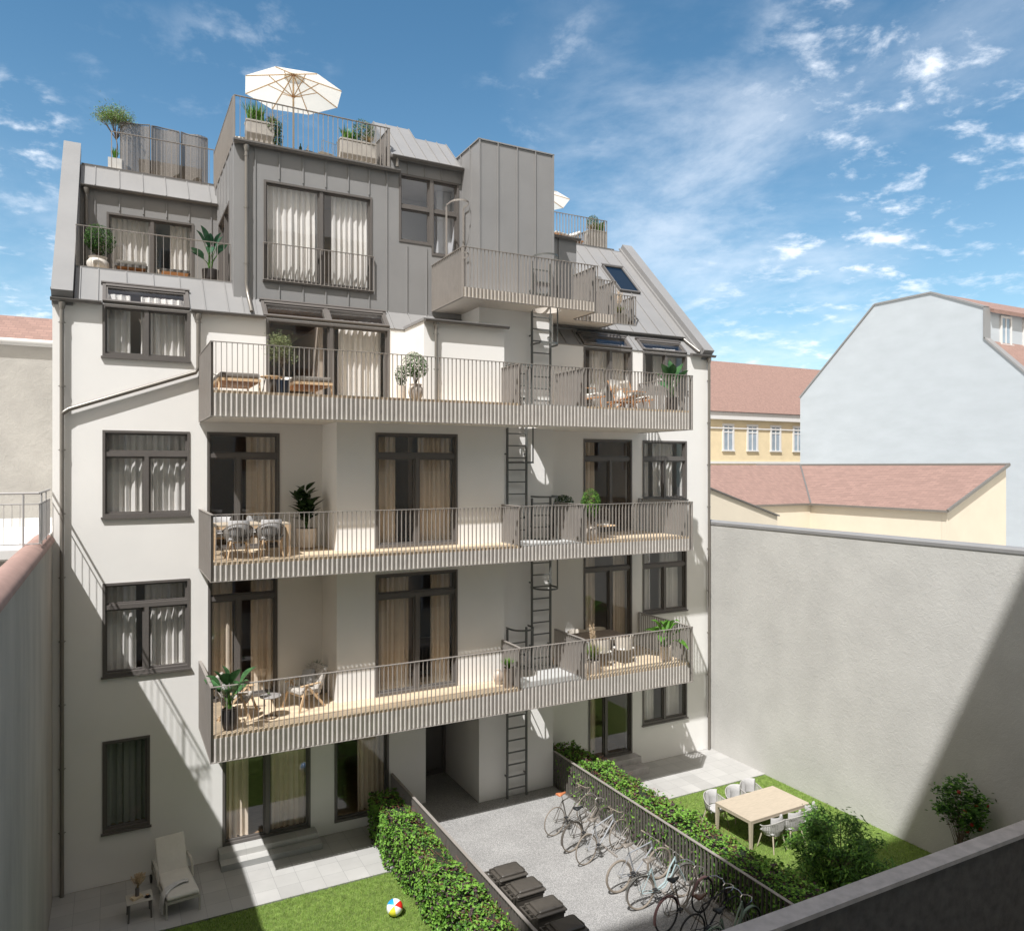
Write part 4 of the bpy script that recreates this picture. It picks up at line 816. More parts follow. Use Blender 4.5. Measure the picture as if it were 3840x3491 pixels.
# ============================================================ FURNITURE BUILDERS
def rope_chair(loc, rz, label, group, wood, rp_, cu):
    t = empty('rope_chair', loc, rz, label, 'chair', group)
    lo, hi = [], []      # lower ring / upper rail, seat front towards +y
    for k in range(29):
        th = -0.18+ (PI+0.36)*k/28; c, s = math.cos(th), math.sin(th)
        f = max(0, s)
        hi.append((.315*c, .04-.34*s if s > 0 else .04+.34*(-s)*1.2, .62+.17*f**1.3)); lo.append((.225*c, .03-.235*s, .40))
    m = MB(); m.tube(hi, .014, 7); m.tube(lo, .014, 7)
    for a, b in zip(lo[1:-1], hi[1:-1]):
        a = Vector(a); b = Vector(b); mid = (a+b)/2+Vector((a.x*.10, (a.y-.03)*.10, -.02)); m.tube([a, mid, b], .0125, 5, cap=False, flat=(1.35, .5))
    m.build('rope_shell', rp_, t)
    m = MB(); m.rbox(-.215, .215, -.19, .22, .405, .485, .05); m.build('seat_cushion', cu, t)
    m = MB(); m.cs = True; R_ = []
    for k in range(11):
        th = PI*.2+PI*.6*k/10; c, s = math.cos(th), math.sin(th)
        R_.append([m.P(((.26+d)*c*1.0, .03-(.28+d)*s*.95, z)) for d, z in ((0, .50), (-.07, .50), (-.075, .68), (-.05, .83), (.0, .85), (.02, .80))])
    for A, Bq in zip(R_[:-1], R_[1:]):
        for i in range(6): j = (i+1) % 6; m.F(A[i], A[j], Bq[j], Bq[i])
    m.F(*R_[0]); m.F(*R_[-1][::-1]); m.build('back_cushion', cu, t, auto=60)
    for sx in (-1, 1):
        for sy in (-1, 1):
            m = MB(); m.tube([(sx*.17, sy*.16, .40), (sx*.25, sy*.25, 0)], [.021, .012], 7); m.build('leg', wood, t)
    m = MB(); m.box(-.17, .17, -.165, -.145, .36, .395); m.box(-.17, .17, .145, .165, .36, .395); m.build('seat_frame', wood, t)
    return t
def wood_table(loc, rz, L_, W_, H, label, cat, m_top, leg=.075, ap=.075, group=None, m_leg=None, th=.03):
    t = empty('dining_table', loc, rz, label, cat, group); m = MB(); a, b = L_/2, W_/2
    m.box(-a, a, -b, b, H-th, H); m.build('tabletop', m_top, t)
    m = MB(); m.box(-a+leg, a-leg, -b+.004, -b+.03, H-ap, H-th-.001); m.box(-a+leg, a-leg, b-.03, b-.004, H-ap, H-th-.001); m.box(-a+.004, -a+.03, -b+leg, b-leg, H-ap, H-th-.001); m.box(a-.03, a-.004, -b+leg, b-leg, H-ap, H-th-.001); m.build('apron', m_leg or m_top, t)
    for sx in (-1, 1):
        for sy in (-1, 1):
            x0, x1 = sorted((sx*(a-.002), sx*(a-leg))); y0, y1 = sorted((sy*(b-.002), sy*(b-leg))); k = .025
            xa, xb = (x0, x1-k) if sx < 0 else (x0+k, x1); ya, yb = (y0, y1-k) if sy < 0 else (y0+k, y1)
            m = MB(); m.hexa([(xa, ya, 0), (xb, ya, 0), (xb, yb, 0), (xa, yb, 0)], [(x0, y0, H-th-.001), (x1, y0, H-th-.001), (x1, y1, H-th-.001), (x0, y1, H-th-.001)]); m.build('leg', m_leg or m_top, t)
    return t
def armchair(loc, rz, label):
    t = empty('armchair', loc, rz, label, 'armchair', 'patterned armchairs on the lowest balcony')
    m = MB(); m.M = Matrix.Rotation(.10, 4, 'X'); m.rbox(-.29, .29, -.28, .30, .33, .46, .045); m.build('seat_cushion', cush_p, t)
    m = MB(); m.M = Matrix.Translation((0, -.26, .40)) @ Matrix.Rotation(.38, 4, 'X'); m.rbox(-.29, .29, -.07, .06, 0, .56, .04); m.build('back_cushion', cush_p, t)
    for s in (-1, 1):
        m = MB(); m.bar((s*.335, .33, 0), (s*.335, .12, .57), .028, .05); m.bar((s*.335, -.38, 0), (s*.335, .10, .56), .028, .05); m.build('leg', wood_l, t)
        m = MB(); m.box(s*.335-.03, s*.335+.03, -.25, .28, .575, .60); m.build('armrest', wood_l, t)
    m = MB(); m.box(-.32, .32, .2, .23, .33, .37); m.box(-.32, .32, -.2, -.17, .30, .34); m.build('frame', wood_l, t)
    m = MB(); m.M = Matrix.Translation((.08, -.12, .47)) @ Matrix.Rotation(.45, 4, 'X') @ Matrix.Rotation(.2, 4, 'Y'); m.rbox(-.2, .2, -.05, .05, 0, .38, .05); m.build('throw_cushion', cush, t)
    return t
def daybed(loc, rz, label, group, L_=1.9, W_=.85, frame=wood_l, pad=cush_w, under=rope, H=.30, back=.55, slats=False, th=.10, tilt=.55):
    t = empty('sun_lounger', loc, rz, label, 'lounger', group); a = W_/2
    m = MB(); m.box(-a, -a+.05, 0, L_, H-.06, H); m.box(a-.05, a, 0, L_, H-.06, H); m.box(-a+.05, a-.05, 0, .05, H-.06, H); m.box(-a+.05, a-.05, L_-.05, L_, H-.06, H)
    m.build('frame', frame, t); m = MB()
    y = .07
    while y < L_-.1: m.box(-a+.05, a-.05, y, y+(.05 if slats else .085), H-.045, H-.02); y += .09 if not slats else .075
    m.build('slatted_base', under, t)
    m = MB(); m.rbox(-a+.02, a-.02, .03, L_*(1-back*.62), H+.002, H+th, .045); m.build('seat_cushion', pad, t)
    m = MB(); m.M = Matrix.Translation((0, L_*(1-back*.62), H+.02)) @ Matrix.Rotation(tilt, 4, 'X'); m.rbox(-a+.02, a-.02, 0, L_*back*.62, 0, th, .045); m.build('back_cushion', cush_w, t)
    for sx in (-1, 1):
        for y in (.04, L_-.08): m = MB(); m.tube([(sx*(a-.03), y+.02, H-.06), (sx*(a-.01), y, 0)], [.024, .016], 6); m.build('leg', frame, t)
    return t
def sling_chair(loc, rz, label):
    t = empty('lounge_chair', loc, rz, label, 'lounge chair', 'white lounge chairs on the top balcony')
    pts = [(.62, .40), (.50, .405), (.30, .35), (.05, .29), (-.05, .31), (-.16, .50), (-.30, .82)]
    m = MB(); m.cs = True; R_ = [[m.P((s*.29, y, z+d)) for s, d in ((-1, 0), (1, 0), (1, .07), (-1, .07))] for y, z in pts]
    for A, Bq in zip(R_[:-1], R_[1:]):
        for i in range(4): j = (i+1) % 4; m.F(A[i], A[j], Bq[j], Bq[i])
    m.F(*R_[0]); m.F(*R_[-1][::-1]); m.build('sling_seat', cush_w, t, auto=50)
    for s in (-1, 1):
        m = MB(); m.tube([(s*.32, .66, .36), (s*.32, .3, .31), (s*.32, -.06, .25), (s*.32, -.3, .10)], .02, 6); m.tube([(s*.32, -.08, .28), (s*.32, -.32, .84)], .018, 6); m.build('frame', wood_d, t)
        m = MB(); m.tube([(s*.32, .45, .34), (s*.33, .52, 0)], [.02, .013], 6); m.build('leg', wood_d, t)
        m = MB(); m.tube([(s*.32, -.02, .27), (s*.33, -.30, 0)], [.02, .013], 6); m.build('leg', wood_d, t)
        m = MB(); m.box(s*.34-.02, s*.34+.02, -.22, .30, .55, .575); m.tube([(s*.34, .26, .55), (s*.33, .32, .33)], .012, 5); m.build('armrest', wood_d, t)
    return t
def round_table(loc, r, H, label, top, leg, nl=3, ring=True):
    t = empty('side_table', loc, 0, label, 'side table'); m = MB(); m.lathe([(r-.008, H-.022), (r, H-.016), (r, H-.004), (r-.006, H)], n=36); m.build('tabletop', top, t)
    for k in range(nl): a = 2*PI*k/nl+.5; m = MB(); m.tube([(r*.55*math.cos(a), r*.55*math.sin(a), H-.022), (r*(.62 if ring else .85)*math.cos(a), r*(.62 if ring else .85)*math.sin(a), 0.01)], .011, 7); m.build('leg', leg, t)
    if ring: m = MB(); m.torus((0, 0, .014), r*.62, .012, 'z', 28, 6); m.build('foot_ring', leg, t)
    return t
# ============================================================ PLANT BUILDERS
def pot(t, prof, m, inner=True, n=28, name='pot'):
    c = MB(); c.lathe(prof, n=n); c.build(name, m, t); r, z = prof[-1]
    if inner: c = MB(); c.lathe([(r*.2, z+.002), (r*.88, z+.003)], n=18); c.build('soil', soil, t)
URN = lambda r, h: [(r*.62, 0), (r*.85, h*.2), (r, h*.5), (r*.95, h*.72), (r*.74, h*.88), (r*.80, h*.95), (r*.84, h)]
CYL = lambda r, h: [(r*.86, 0), (r*.92, h*.08), (r, h*.9), (r, h)]
TUB = lambda r, h: [(r*.55, 0), (r*.82, h*.08), (r*.97, h*.35), (r, h*.65), (r*.97, h)]
def ballpts(r, c, n, seed, sq=(1, 1, 1), fill=.45, lumps=6):
    q = random.Random(seed); L_ = [(Vector((q.gauss(0, 1), q.gauss(0, 1), q.gauss(0, 1))).normalized(), q.uniform(.12, .3)) for _ in range(lumps)]; out = []
    while len(out) < n:
        d = Vector((q.gauss(0, 1), q.gauss(0, 1), q.gauss(0, 1))).normalized(); k = 1+sum(a*max(0, d.dot(v)-.55)*2 for v, a in L_)-.12
        rr = r*k*(1-fill*q.random()**2.2); out.append(((c[0]+d.x*rr*sq[0], c[1]+d.y*rr*sq[1], c[2]+d.z*rr*sq[2]), tuple(d)))
    return out
def stems(t, pts, m=bark, name='stems'):
    c = MB()
    for p, r in pts: c.tube(p, r, 5)
    return c.build(name, m, t)
def bushpot(loc, label, prof, pm, h, r, mats, wts, seed, size=.045, n=1500, sq=(1, 1, 1), trunk=.25, cat='potted plant', elong=1.7):
    t = empty('potted_bush', loc, 0, label, cat); pot(t, prof, pm); q = random.Random(seed); z0 = prof[-1][1]
    stems(t, [([(q.gauss(0, .02), q.gauss(0, .02), z0), (q.gauss(0, r*.2), q.gauss(0, r*.2), z0+(h-z0)*.5), (q.gauss(0, r*.45), q.gauss(0, r*.45), h+q.uniform(-.3, .4)*r)], [.012, .009, .004]) for _ in range(9)])
    leafcloud('foliage', mats, t, ballpts(r, (0, 0, h), n, seed, sq), size, wts, seed, elong=elong)
    return t
def paddle(t, z0, n, h, L_, W_, m, seed, spread=.45, droop=.15, tilt=.9, lo=.35):
    q = random.Random(seed); s = MB(); f = MB()
    for k in range(n):
        a = 2*PI*k/n*1.0+q.uniform(-.5, .5); hh = h*q.uniform(lo, 1.0); sp = spread*(1.25-hh/h*.75)*q.uniform(.7, 1.1); d = Vector((math.cos(a), math.sin(a), 0))
        p0 = Vector((q.gauss(0, .02), q.gauss(0, .02), z0)); p2 = p0+d*sp*.55+Vector((0, 0, hh*.55)); p1 = (p0+p2)/2-d*sp*.10+Vector((0, 0, hh*.06)); s.tube([p0, p1, p2], [.012, .010, .006], 5)
        dd = (d*sp*.9+Vector((0, 0, hh*tilt*.55))).normalized(); Lk = L_*q.uniform(.8, 1.1); nrm = (Vector((0, 0, 1))-d*.6+Vector((q.gauss(0, .3), q.gauss(0, .3), 0))).normalized()
        f.leaf(p2-dd*.03, dd, nrm, Lk, W_*q.uniform(.85, 1.1), fold=.45, droop=droop*q.uniform(.6, 1.5), seg=7, tip=.62)
    s.build('stems', g_mid, t); return f.build('foliage', m, t, auto=80)
def plantpot(name, loc, label, prof, pm, **k):
    t = empty(name, loc, 0, label, 'potted plant'); pot(t, prof, pm); paddle(t, prof[-1][1], **k); return t
def tuft(t, base, n, L_, w_, mats, seed, spread=.6, name='grass_tuft', wts=None, area=(.04, .04)):
    q = random.Random(seed); f = MB()
    for k in range(n):
        a = q.uniform(0, 2*PI); d = Vector((math.cos(a), math.sin(a), 0)); l = L_*q.uniform(.6, 1.1); s_ = spread*q.uniform(.2, 1.1); p = Vector(base)+Vector((q.uniform(-1, 1)*area[0], q.uniform(-1, 1)*area[1], 0)); f.cm = q.choices(range(len(mats)), wts)[0] if wts else q.randrange(len(mats))
        side = Vector((-d.y, d.x, 0)); prev = None
        for i in range(5):
            u = i/4; c = p+d*l*s_*u**1.5+Vector((0, 0, l*(u-.45*s_*u*u))); ww = w_*(1-u**2)*.5
            cur = [f.P(c-side*ww), f.P(c+side*ww)] if i < 4 else [f.P(c)]
            if prev: f.F(prev[0], prev[1], *cur[::-1]) if len(cur) == 2 else f.F(prev[0], prev[1], cur[0])
            prev = cur
    return f.build(name, mats, t)
def plumes(t, base, n, L_, seed, spread=.2, r=.045, name='plumes', m=plume, ll=.22):
    q = random.Random(seed); s = MB(); f = MB()
    for k in range(n):
        a = q.uniform(0, 2*PI); d = Vector((math.cos(a)*spread*q.random(), math.sin(a)*spread*q.random(), 1)).normalized(); l = L_*q.uniform(.8, 1.05); p0 = Vector(base); p1 = p0+d*l
        s.tube([p0, p1], .003, 4, cap=False)
        for j in range(130):
            u = q.random(); c = p1-d*ll*(1-u); rr = r*math.sin(PI*min(.98, u*.8+.12))*(1.1-u*.6); a2 = q.uniform(0, 2*PI); e = Vector((math.cos(a2), math.sin(a2), q.uniform(.3, 1.2))).normalized()
            f.leaf(c, e, Vector((q.gauss(0, 1), q.gauss(0, 1), .3)), rr*q.uniform(.7, 1.3)+.01, .007, fold=0, seg=1 if False else 2)
    s.build('stalks', dry, t); return f.build(name, m, t)
# ============================================================ BICYCLE
def bicycle(loc, rz, label, paint, tyre, saddle, bars='flat', fender=None, rack=False, step=False, tr=.018, lean=0, basket=False, lettering=None, WB=1.12, R=.352, paint2=None, bell=False):
    t = empty('bicycle', loc, rz, label, 'bicycle', 'bicycles parked in the court'); t.rotation_euler = (lean, 0, rz); paint2 = paint2 or paint
    hub = [(0, 0, R), (WB, 0, R)]
    for i, h in enumerate(hub):
        w = MB(); w.torus(h, R-tr*1.25, .009, 'y', 36, 6); wo_ = w.build('wheel', chrome, t)
        x = MB(); x.torus(h, R-tr, tr, 'y', 40, 8); x.build('tyre', tyre, wo_)
        x = MB()
        for k in range(20):
            a = 2*PI*k/20; b = a+(.35 if k % 2 else -.35); sd = .022 if k % 4 < 2 else -.022
            x.tube([(h[0]+.022*math.cos(b), sd, h[2]+.022*math.sin(b)), (h[0]+(R-tr*1.5)*math.cos(a), 0, h[2]+(R-tr*1.5)*math.sin(a))], .0017, 3, cap=False)
        x.tube([(h[0], -.05, h[2]), (h[0], .05, h[2])], .018, 8); x.build('spokes', spoke_m, wo_)
    bb = Vector((.42, 0, .29)); st = Vector((.27, 0, .80)); ht = Vector((WB-.245, 0, .90)); hb = Vector((WB-.205, 0, .76)); sad = Vector((.235, 0, .985))
    m = MB(); m.tube([bb, st], .016, 8); m.tube([hb, ht], .019, 8)
    if step:
        m.tube([ht-Vector((0, 0, .03)), ht+Vector((-.12, 0, -.18)), Vector((.62, 0, .42)), bb+Vector((.03, 0, .05)), bb], .018, 8); m.tube([hb, hb+Vector((-.12, 0, -.22)), Vector((.60, 0, .33)), bb], .016, 8)
    else: m.tube([st-Vector((0, 0, .02)), ht-Vector((0, 0, .02))], .015, 8); m.tube([bb, hb], .018, 8)
    for s in (-1, 1): m.tube([bb+Vector((0, s*.02, 0)), Vector((.1, s*.05, R-.01)), Vector((0, s*.055, R))], .009, 6); m.tube([st+Vector((0, s*.012, -.02)), Vector((.0, s*.055, R))], .008, 6)
    m.build('frame', paint, t)
    m = MB(); m.tube([hb, hb+Vector((.02, 0, -.04))], .016, 8)
    for s in (-1, 1): m.tube([hb+Vector((.015, s*.045, -.03)), Vector((WB-.04, s*.05, R+.10)), Vector((WB, s*.05, R))], .010, 6)
    m.build('fork', paint2, t)
    m = MB(); m.tube([st, sad-Vector((0, 0, .03))], .012, 8); m.build('seat_post', chrome, t)
    m = MB(); m.cs = True; pr = [(-.13, .075, .0), (-.11, .085, .012), (-.04, .07, .005), (.03, .035, -.003), (.12, .018, -.004), (.14, .008, -.014)]
    R_ = [[m.P(sad+Vector((x, -w_, z-.03))), m.P(sad+Vector((x, -w_*1.0, z))), m.P(sad+Vector((x, 0, z+.018))), m.P(sad+Vector((x, w_, z))), m.P(sad+Vector((x, w_, z-.03)))] for x, w_, z in pr]
    for A, Bq in zip(R_[:-1], R_[1:]):
        for i in range(5): j = (i+1) % 5; m.F(A[i], A[j], Bq[j], Bq[i])
    m.F(*R_[0]); m.F(*R_[-1][::-1]); so_ = m.build('saddle', saddle, t, auto=70)
    if lettering:
        tc_ = bpy.data.curves.new('lettering', 'FONT'); tc_.body = lettering; tc_.size = .05; tc_.extrude = .001; tmp = bpy.data.objects.new('lettering_tmp', tc_); COL.objects.link(tmp); bpy.context.view_layer.update(); me_ = bpy.data.meshes.new_from_object(tmp.evaluated_get(bpy.context.evaluated_depsgraph_get())); bpy.data.objects.remove(tmp); to = bpy.data.objects.new('lettering', me_); COL.objects.link(to); me_.materials.clear(); me_.materials.append(white_p)
        to.parent = so_; to.location = sad+Vector((-.115, -.082, -.028)); to.rotation_euler = (1.35, 0, .08)
    m = MB(); s0 = ht+Vector((-.02, 0, .02)); s1 = s0+Vector((-.015, 0, .07)); m.tube([s0, s1], .012, 7)
    if bars == 'drop':
        c = s1+Vector((.09, 0, .0)); m.tube([s1, c], .011, 6)
        for s in (-1, 1): m.tube([c, c+Vector((0, s*.16, 0)), c+Vector((.03, s*.20, 0)), c+Vector((.10, s*.20, -.005)), c+Vector((.135, s*.20, -.05)), c+Vector((.10, s*.20, -.11)), c+Vector((.02, s*.20, -.125))], .011, 7)
    elif bars == 'flat':
        c = s1+Vector((.05, 0, .01)); m.tube([s1, c], .012, 6); m.tube([c+Vector((-.03, -.30, .01)), c+Vector((0, -.1, 0)), c+Vector((0, .1, 0)), c+Vector((-.03, .30, .01))], .011, 7)
    else:
        c = s1+Vector((.05, 0, .03)); m.tube([s1, c], .012, 6)
        for s in (-1, 1): m.tube([c, c+Vector((.03, s*.10, .03)), c+Vector((.0, s*.22, .05)), c+Vector((-.10, s*.28, .04)), c+Vector((-.24, s*.29, .02))], .010, 7)
    hb_ = m.build('handlebar', chrome if bars != 'drop' else tyre, t)
    if bars != 'drop':
        for s in (-1, 1):
            m = MB()
            if bars == 'flat': m.tube([c+Vector((-.015, s*.19, .005)), c+Vector((-.03, s*.31, .01))], .017, 8)
            else: m.tube([c+Vector((-.14, s*.285, .035)), c+Vector((-.26, s*.292, .018))], .016, 8)
            m.build('grip', tyre if bars == 'flat' else black_r, hb_)
    m = MB(); m.torus(bb+Vector((0, -.05, 0)), .085, .006, 'y', 24, 4)
    for k in range(5): a = 2*PI*k/5; m.tube([bb+Vector((0, -.05, 0)), bb+Vector((.08*math.cos(a), -.05, .08*math.sin(a)))], .004, 4)
    m.tube([bb+Vector((0, -.05, .085)), Vector((0, -.05, R+.03))], .004, 4); m.tube([bb+Vector((0, -.05, -.085)), Vector((0, -.05, R-.03))], .004, 4); m.torus((0, -.05, R), .032, .006, 'y', 14, 4)
    for s in (-1, 1): m.tube([bb+Vector((0, s*.06, 0)), bb+Vector((s*.12, s*.07, -s*.11))], .009, 5)
    m.build('crankset', chrome, t)
    for s in (-1, 1): m = MB(); p = bb+Vector((s*.12, s*.10, -s*.11)); m.box(p.x-.045, p.x+.045, p.y-.04, p.y+.04, p.z-.01, p.z+.01); m.build('pedal', black_r, t)
    if fender:
        for h, a0, a1 in ((hub[0], .15, PI+.25), (hub[1], .35, PI*.9)):
            m = MB(); m.cs = True; prev = None
            for k in range(19):
                a = a0+(a1-a0)*k/18; ca_, sa_ = math.cos(a), math.sin(a); cur = [m.P((h[0]+ca_*(R+.018-d), w_, h[2]+sa_*(R+.018-d))) for w_, d in ((-.032, .018), (-.02, 0), (.02, 0), (.032, .018))]
                if prev:
                    for i in range(3): m.F(prev[i], prev[i+1], cur[i+1], cur[i])
                prev = cur
            m.build('mudguard', fender, t)
    if rack:
        m = MB(); z = R*2+.05
        for y in (-.06, 0, .06): m.tube([(-.28, y, z), (.17, y, z)], .005, 5)
        for x_ in (-.28, -.05, .17): m.tube([(x_, -.06, z), (x_, .06, z)], .005, 5)
        for s in (-1, 1): m.tube([(-.1, s*.06, z), (0, s*.06, R)], .005, 5)
        m.build('luggage_rack', black_m if paint2 is not chrome else chrome, t)
    if bell: m = MB(); m.lathe([(.024, 0), (.022, .014), (.008, .022)], tuple(c+Vector((0, .08, .05))), 10); m.build('bell', chrome, hb_)
    return t
# ============================================================ WHEELIE BIN
def wheelie_bin(loc, rz, label):
    t = empty('wheelie_bin', loc, rz, label, 'bin', 'brown wheelie bins along the left fence')
    m = MB(); a, b = .24, .29
    m.hexa([(-b+.10, -a+.05, .04), (b-.08, -a+.05, .04), (b-.08, a-.05, .04), (-b+.10, a-.05, .04)], [(-b, -a, .93), (b, -a, .93), (b, a, .93), (-b, a, .93)])
    for y in (-.2, -.1, 0, .1, .2): m.box(b-.035, b+.006, y-.008, y+.008, .5, .88)
    m.box(-b-.01, b+.015, -a-.012, a+.012, .915, .955); m.build('body', bin_m, t)
    m = MB(); m.rbox(-b-.005, b+.055, -a-.03, a+.03, .955, .998, .03); m.rbox(-b+.06, b+.015, -a+.03, a-.03, .985, 1.045, .05); m.rbox(b+.02, b+.085, -.07, .07, .965, .985, .012)
    m.box(b-.17, b-.155+.0, -.20, -.10, 1.0445, 1.0475) 
    m.bar((-b-.02, -a+.04, 1.0), (-b+.16, -a+.09, 1.046), .012, .012); m.bar((-b-.02, a-.04, 1.0), (-b+.16, a-.09, 1.046), .012, .012)
    m.build('lid', bin_m, t)
    m = MB(); m.tube([(-b-.10, -a+.01, .965), (-b-.10, a-.01, .965)], .018, 8)
    for y in (-a+.03, -.08, .08, a-.03): m.bar((-b, y, .96), (-b-.11, y, .965), .03, .03)
    m.build('handle', bin_m, t)
    for s in (-1, 1): m = MB(); m.torus((-b+.07, s*(a-.02), .10), .075, .025, 'y', 18, 8); m.lathe([(.06, 0)], (0, 0, 0)) if False else None; m.build('wheel', black_r, t)
    return t
# ============================================================ THINGS IN THE GARDENS AND COURT
# right garden
wood_table((14.89, 14.35, -.03), .02, 2.1, 1.22, .78, 'long pale wooden dining table on the right lawn', 'table', wood_pale, .085, .085)
GC = [(14.12, 15.25, PI+.12, 'grey rope chair at the far side of the lawn table, nearest the hedge'), (14.86, 15.22, PI-.1, 'grey rope chair in the middle of the far side of the lawn table'), (15.50, 15.33, PI-.15, 'grey rope chair at the far side of the lawn table, nearest the wall'),
      (14.50, 13.66, .1, 'grey rope chair on the near side of the lawn table, at its left corner'), (15.13, 13.64, -.05, 'grey rope chair in the middle of the near side of the lawn table'), (15.80, 13.78, .15, 'grey rope chair on the near side of the lawn table, behind the bush')]
c0 = None
for x, y, a, lb in GC:
    if c0 is None: c0 = rope_chair((x, y, -.03), a, lb, 'rope chairs round the lawn table', wood_pale, rope_l, cush)
    else: copy_tree(c0, (x, y, -.03), a, lb)
def tree(loc, label, h, r, mats, wts, seed, size, n, trunk, tips, elong, cat='tree', name='garden_tree', droop=False, col=bark, base=.0, sq=(1, 1, 1), clump=26, cr=.16):
    t = empty(name, loc, 0, label, cat); q = random.Random(seed); m = MB(); ends = []
    m.tube([(0, 0, 0), (q.gauss(0, .03), q.gauss(0, .03), base+.3), (q.gauss(0, .05), q.gauss(0, .05), h*.55), (0, 0, h*.85)], [trunk, trunk*.85, trunk*.5, trunk*.15], 7)
    for k in range(tips):
        d = Vector((q.gauss(0, 1), q.gauss(0, 1), q.gauss(0, .8))).normalized(); zc = h-r*sq[2]; rr = r*q.uniform(.45, 1.0); e = Vector((d.x*rr*sq[0], d.y*rr*sq[1], zc+d.z*rr*sq[2]))
        if e.z < base+.15: e.z = base+.15+q.random()*.2
        s0 = Vector((0, 0, max(.2, e.z*q.uniform(.25, .6)))); mid = (s0+e)/2+Vector((0, 0, .06)); m.tube([s0, mid, e], [trunk*.35, trunk*.22, trunk*.08], 4, cap=False); ends.append(e)
    m.build('trunk', col, t); pts = []
    for e in ends:
        for i in range(max(6, n//tips)):
            d = Vector((q.gauss(0, 1), q.gauss(0, 1), q.gauss(0, .7)))*cr*.55; pts.append((tuple(e+d), (0, 0, 1) if not droop else tuple(d.normalized())))
    f = MB(); w_ = size/elong
    for (p, nn) in pts:
        a = q.uniform(0, 2*PI); f.cm = q.choices(range(len(wts)), wts)[0]; dz = q.uniform(-.5, .25) if droop else q.uniform(-.3, .5)
        f.leaf(p, (math.cos(a), math.sin(a), dz), (q.gauss(0, .35), q.gauss(0, .35), 1), size*q.uniform(.7, 1.2), w_*q.uniform(.8, 1.2), fold=.3, droop=.25 if droop else .08, seg=2)
    f.build('crown', mats, t); return t, ends
tree((14.2, 11.42, -.03), 'bushy young tree with narrow drooping leaves on the right lawn behind the parapet', 2.0, 1.02, [g_mid, g_dark, g_hedge, g_hedge2], [4, 1, 3, 3], 21, .14, 7600, .03, 78, 3.8, name='garden_tree', droop=True, sq=(1.12, 1.0, .98), cr=.19)
ta, ends = tree((17.05, 10.5, -.03), 'slim apple tree with red apples against the right boundary wall', 2.55, .62, [g_mid, g_hedge2, g_hedge, g_dark], [5, 3, 1.5, 2], 33, .11, 2100, .02, 44, 2.0, name='apple_tree', sq=(.9, .9, 1.35), base=.5, cr=.16)
q = random.Random(4); red = mat('apple_red', (.42, .025, .02), .3, var=.3, vscale=8)
for e in q.sample([e for e in ends if e.y < .25 and e.x < .35], 8):
    m = MB(); m.lathe([(.006, .066), (.03, .07), (.042, .05), (.042, .03), (.03, .008), (.008, .0)][::-1], (e.x-.03, e.y-.08, e.z-.12), 12); m.build('apple', red, ta)
# ball
t = empty('beach_ball', (5.28, 15.32, -.03), .5, 'beach ball with red, blue, yellow and white panels on the left lawn', 'ball')
cols = [mat('ball_red', (.75, .03, .02), .35, var=.03), mat('ball_white', (.85, .85, .83), .35, var=.02), mat('ball_blue', (.02, .30, .72), .35, var=.03), cols_w if False else mat('ball_white_panel', (.85, .85, .83), .35, var=.02), mat('ball_yellow', (.82, .74, .06), .35, var=.03), mat('ball_white_side', (.85, .85, .83), .35, var=.02)]
m = MB(); m.cs = True; R_ = .172; V = [[None]*31 for _ in range(13)]; Rot = Matrix.Translation((0, 0, R_)) @ (Matrix.Rotation(-.5, 3, 'Z') @ Vector((-.33, -.82, .80))).to_track_quat('Z', 'Y').to_matrix().to_4x4() @ Matrix.Rotation(-.3, 4, 'Z')
for i in range(13):
    for k in range(30): a, b = PI*i/12, 2*PI*k/30; V[i][k] = m.P(Rot @ Vector((R_*math.sin(a)*math.cos(b), R_*math.sin(a)*math.sin(b), R_*math.cos(a))))
for i in range(12):
    for k in range(30): m.cm = (k//5) % 6; j = (k+1) % 30; m.F(V[i][k], V[i+1][k], V[i+1][j], V[i][j])
m.build('ball', cols, t)
# patio lounger
t = empty('patio_lounger', (1.33, 17.38, 0), .11, 'cushioned grey sun lounger with armrests and wheels on the shaded left patio', 'lounger')
fm = mat('taupe_frame', (.46, .43, .38), .45, var=.04); cp = mat('lounger_cushion', (.66, .63, .58), .95, var=.04, vscale=5, bump=.2, bscale=14)
m = MB(); m.rbox(-.32, .32, -.03, 1.17, .36, .46, .05); m.build('seat_cushion', cp, t)
m = MB(); m.M = Matrix.Translation((0, 1.14, .38)) @ Matrix.Rotation(.93, 4, 'X'); m.rbox(-.31, .31, 0, .80, 0, .08, .035); m.build('back_cushion', cp, t)
m = MB(); m.box(-.34, -.305, 0, 1.85, .30, .345); m.box(.305, .34, 0, 1.85, .30, .345); m.box(-.305, .305, -.02, .02, .30, .35)
for k in range(14): m.box(-.305, .305, .1+k*.12, .14+k*.12, .32, .34)
m.build('frame', fm, t)
for s in (-1, 1):
    m = MB(); m.bar((s*.325, .0, .32), (s*.325, .0, 0), .03, .035); m.build('leg', fm, t)
    m = MB(); m.bar((s*.325, 1.7, .32), (s*.325, 1.72, .08), .03, .035); m.build('leg', fm, t)
    m = MB(); m.torus((s*.36, 1.72, .10), .075, .02, 'x', 18, 6); m.tube([(s*.34, 1.72, .10), (s*.38, 1.72, .10)], .055, 12); m.build('wheel', black_r, t)
    m = MB(); m.tube([(s*.35, .82, .34), (s*.355, .90, .60), (s*.36, 1.05, .66), (s*.36, 1.45, .64), (s*.35, 1.60, .36)], .02, 6, flat=(.7, 1.4)); m.build('armrest', fm, t)
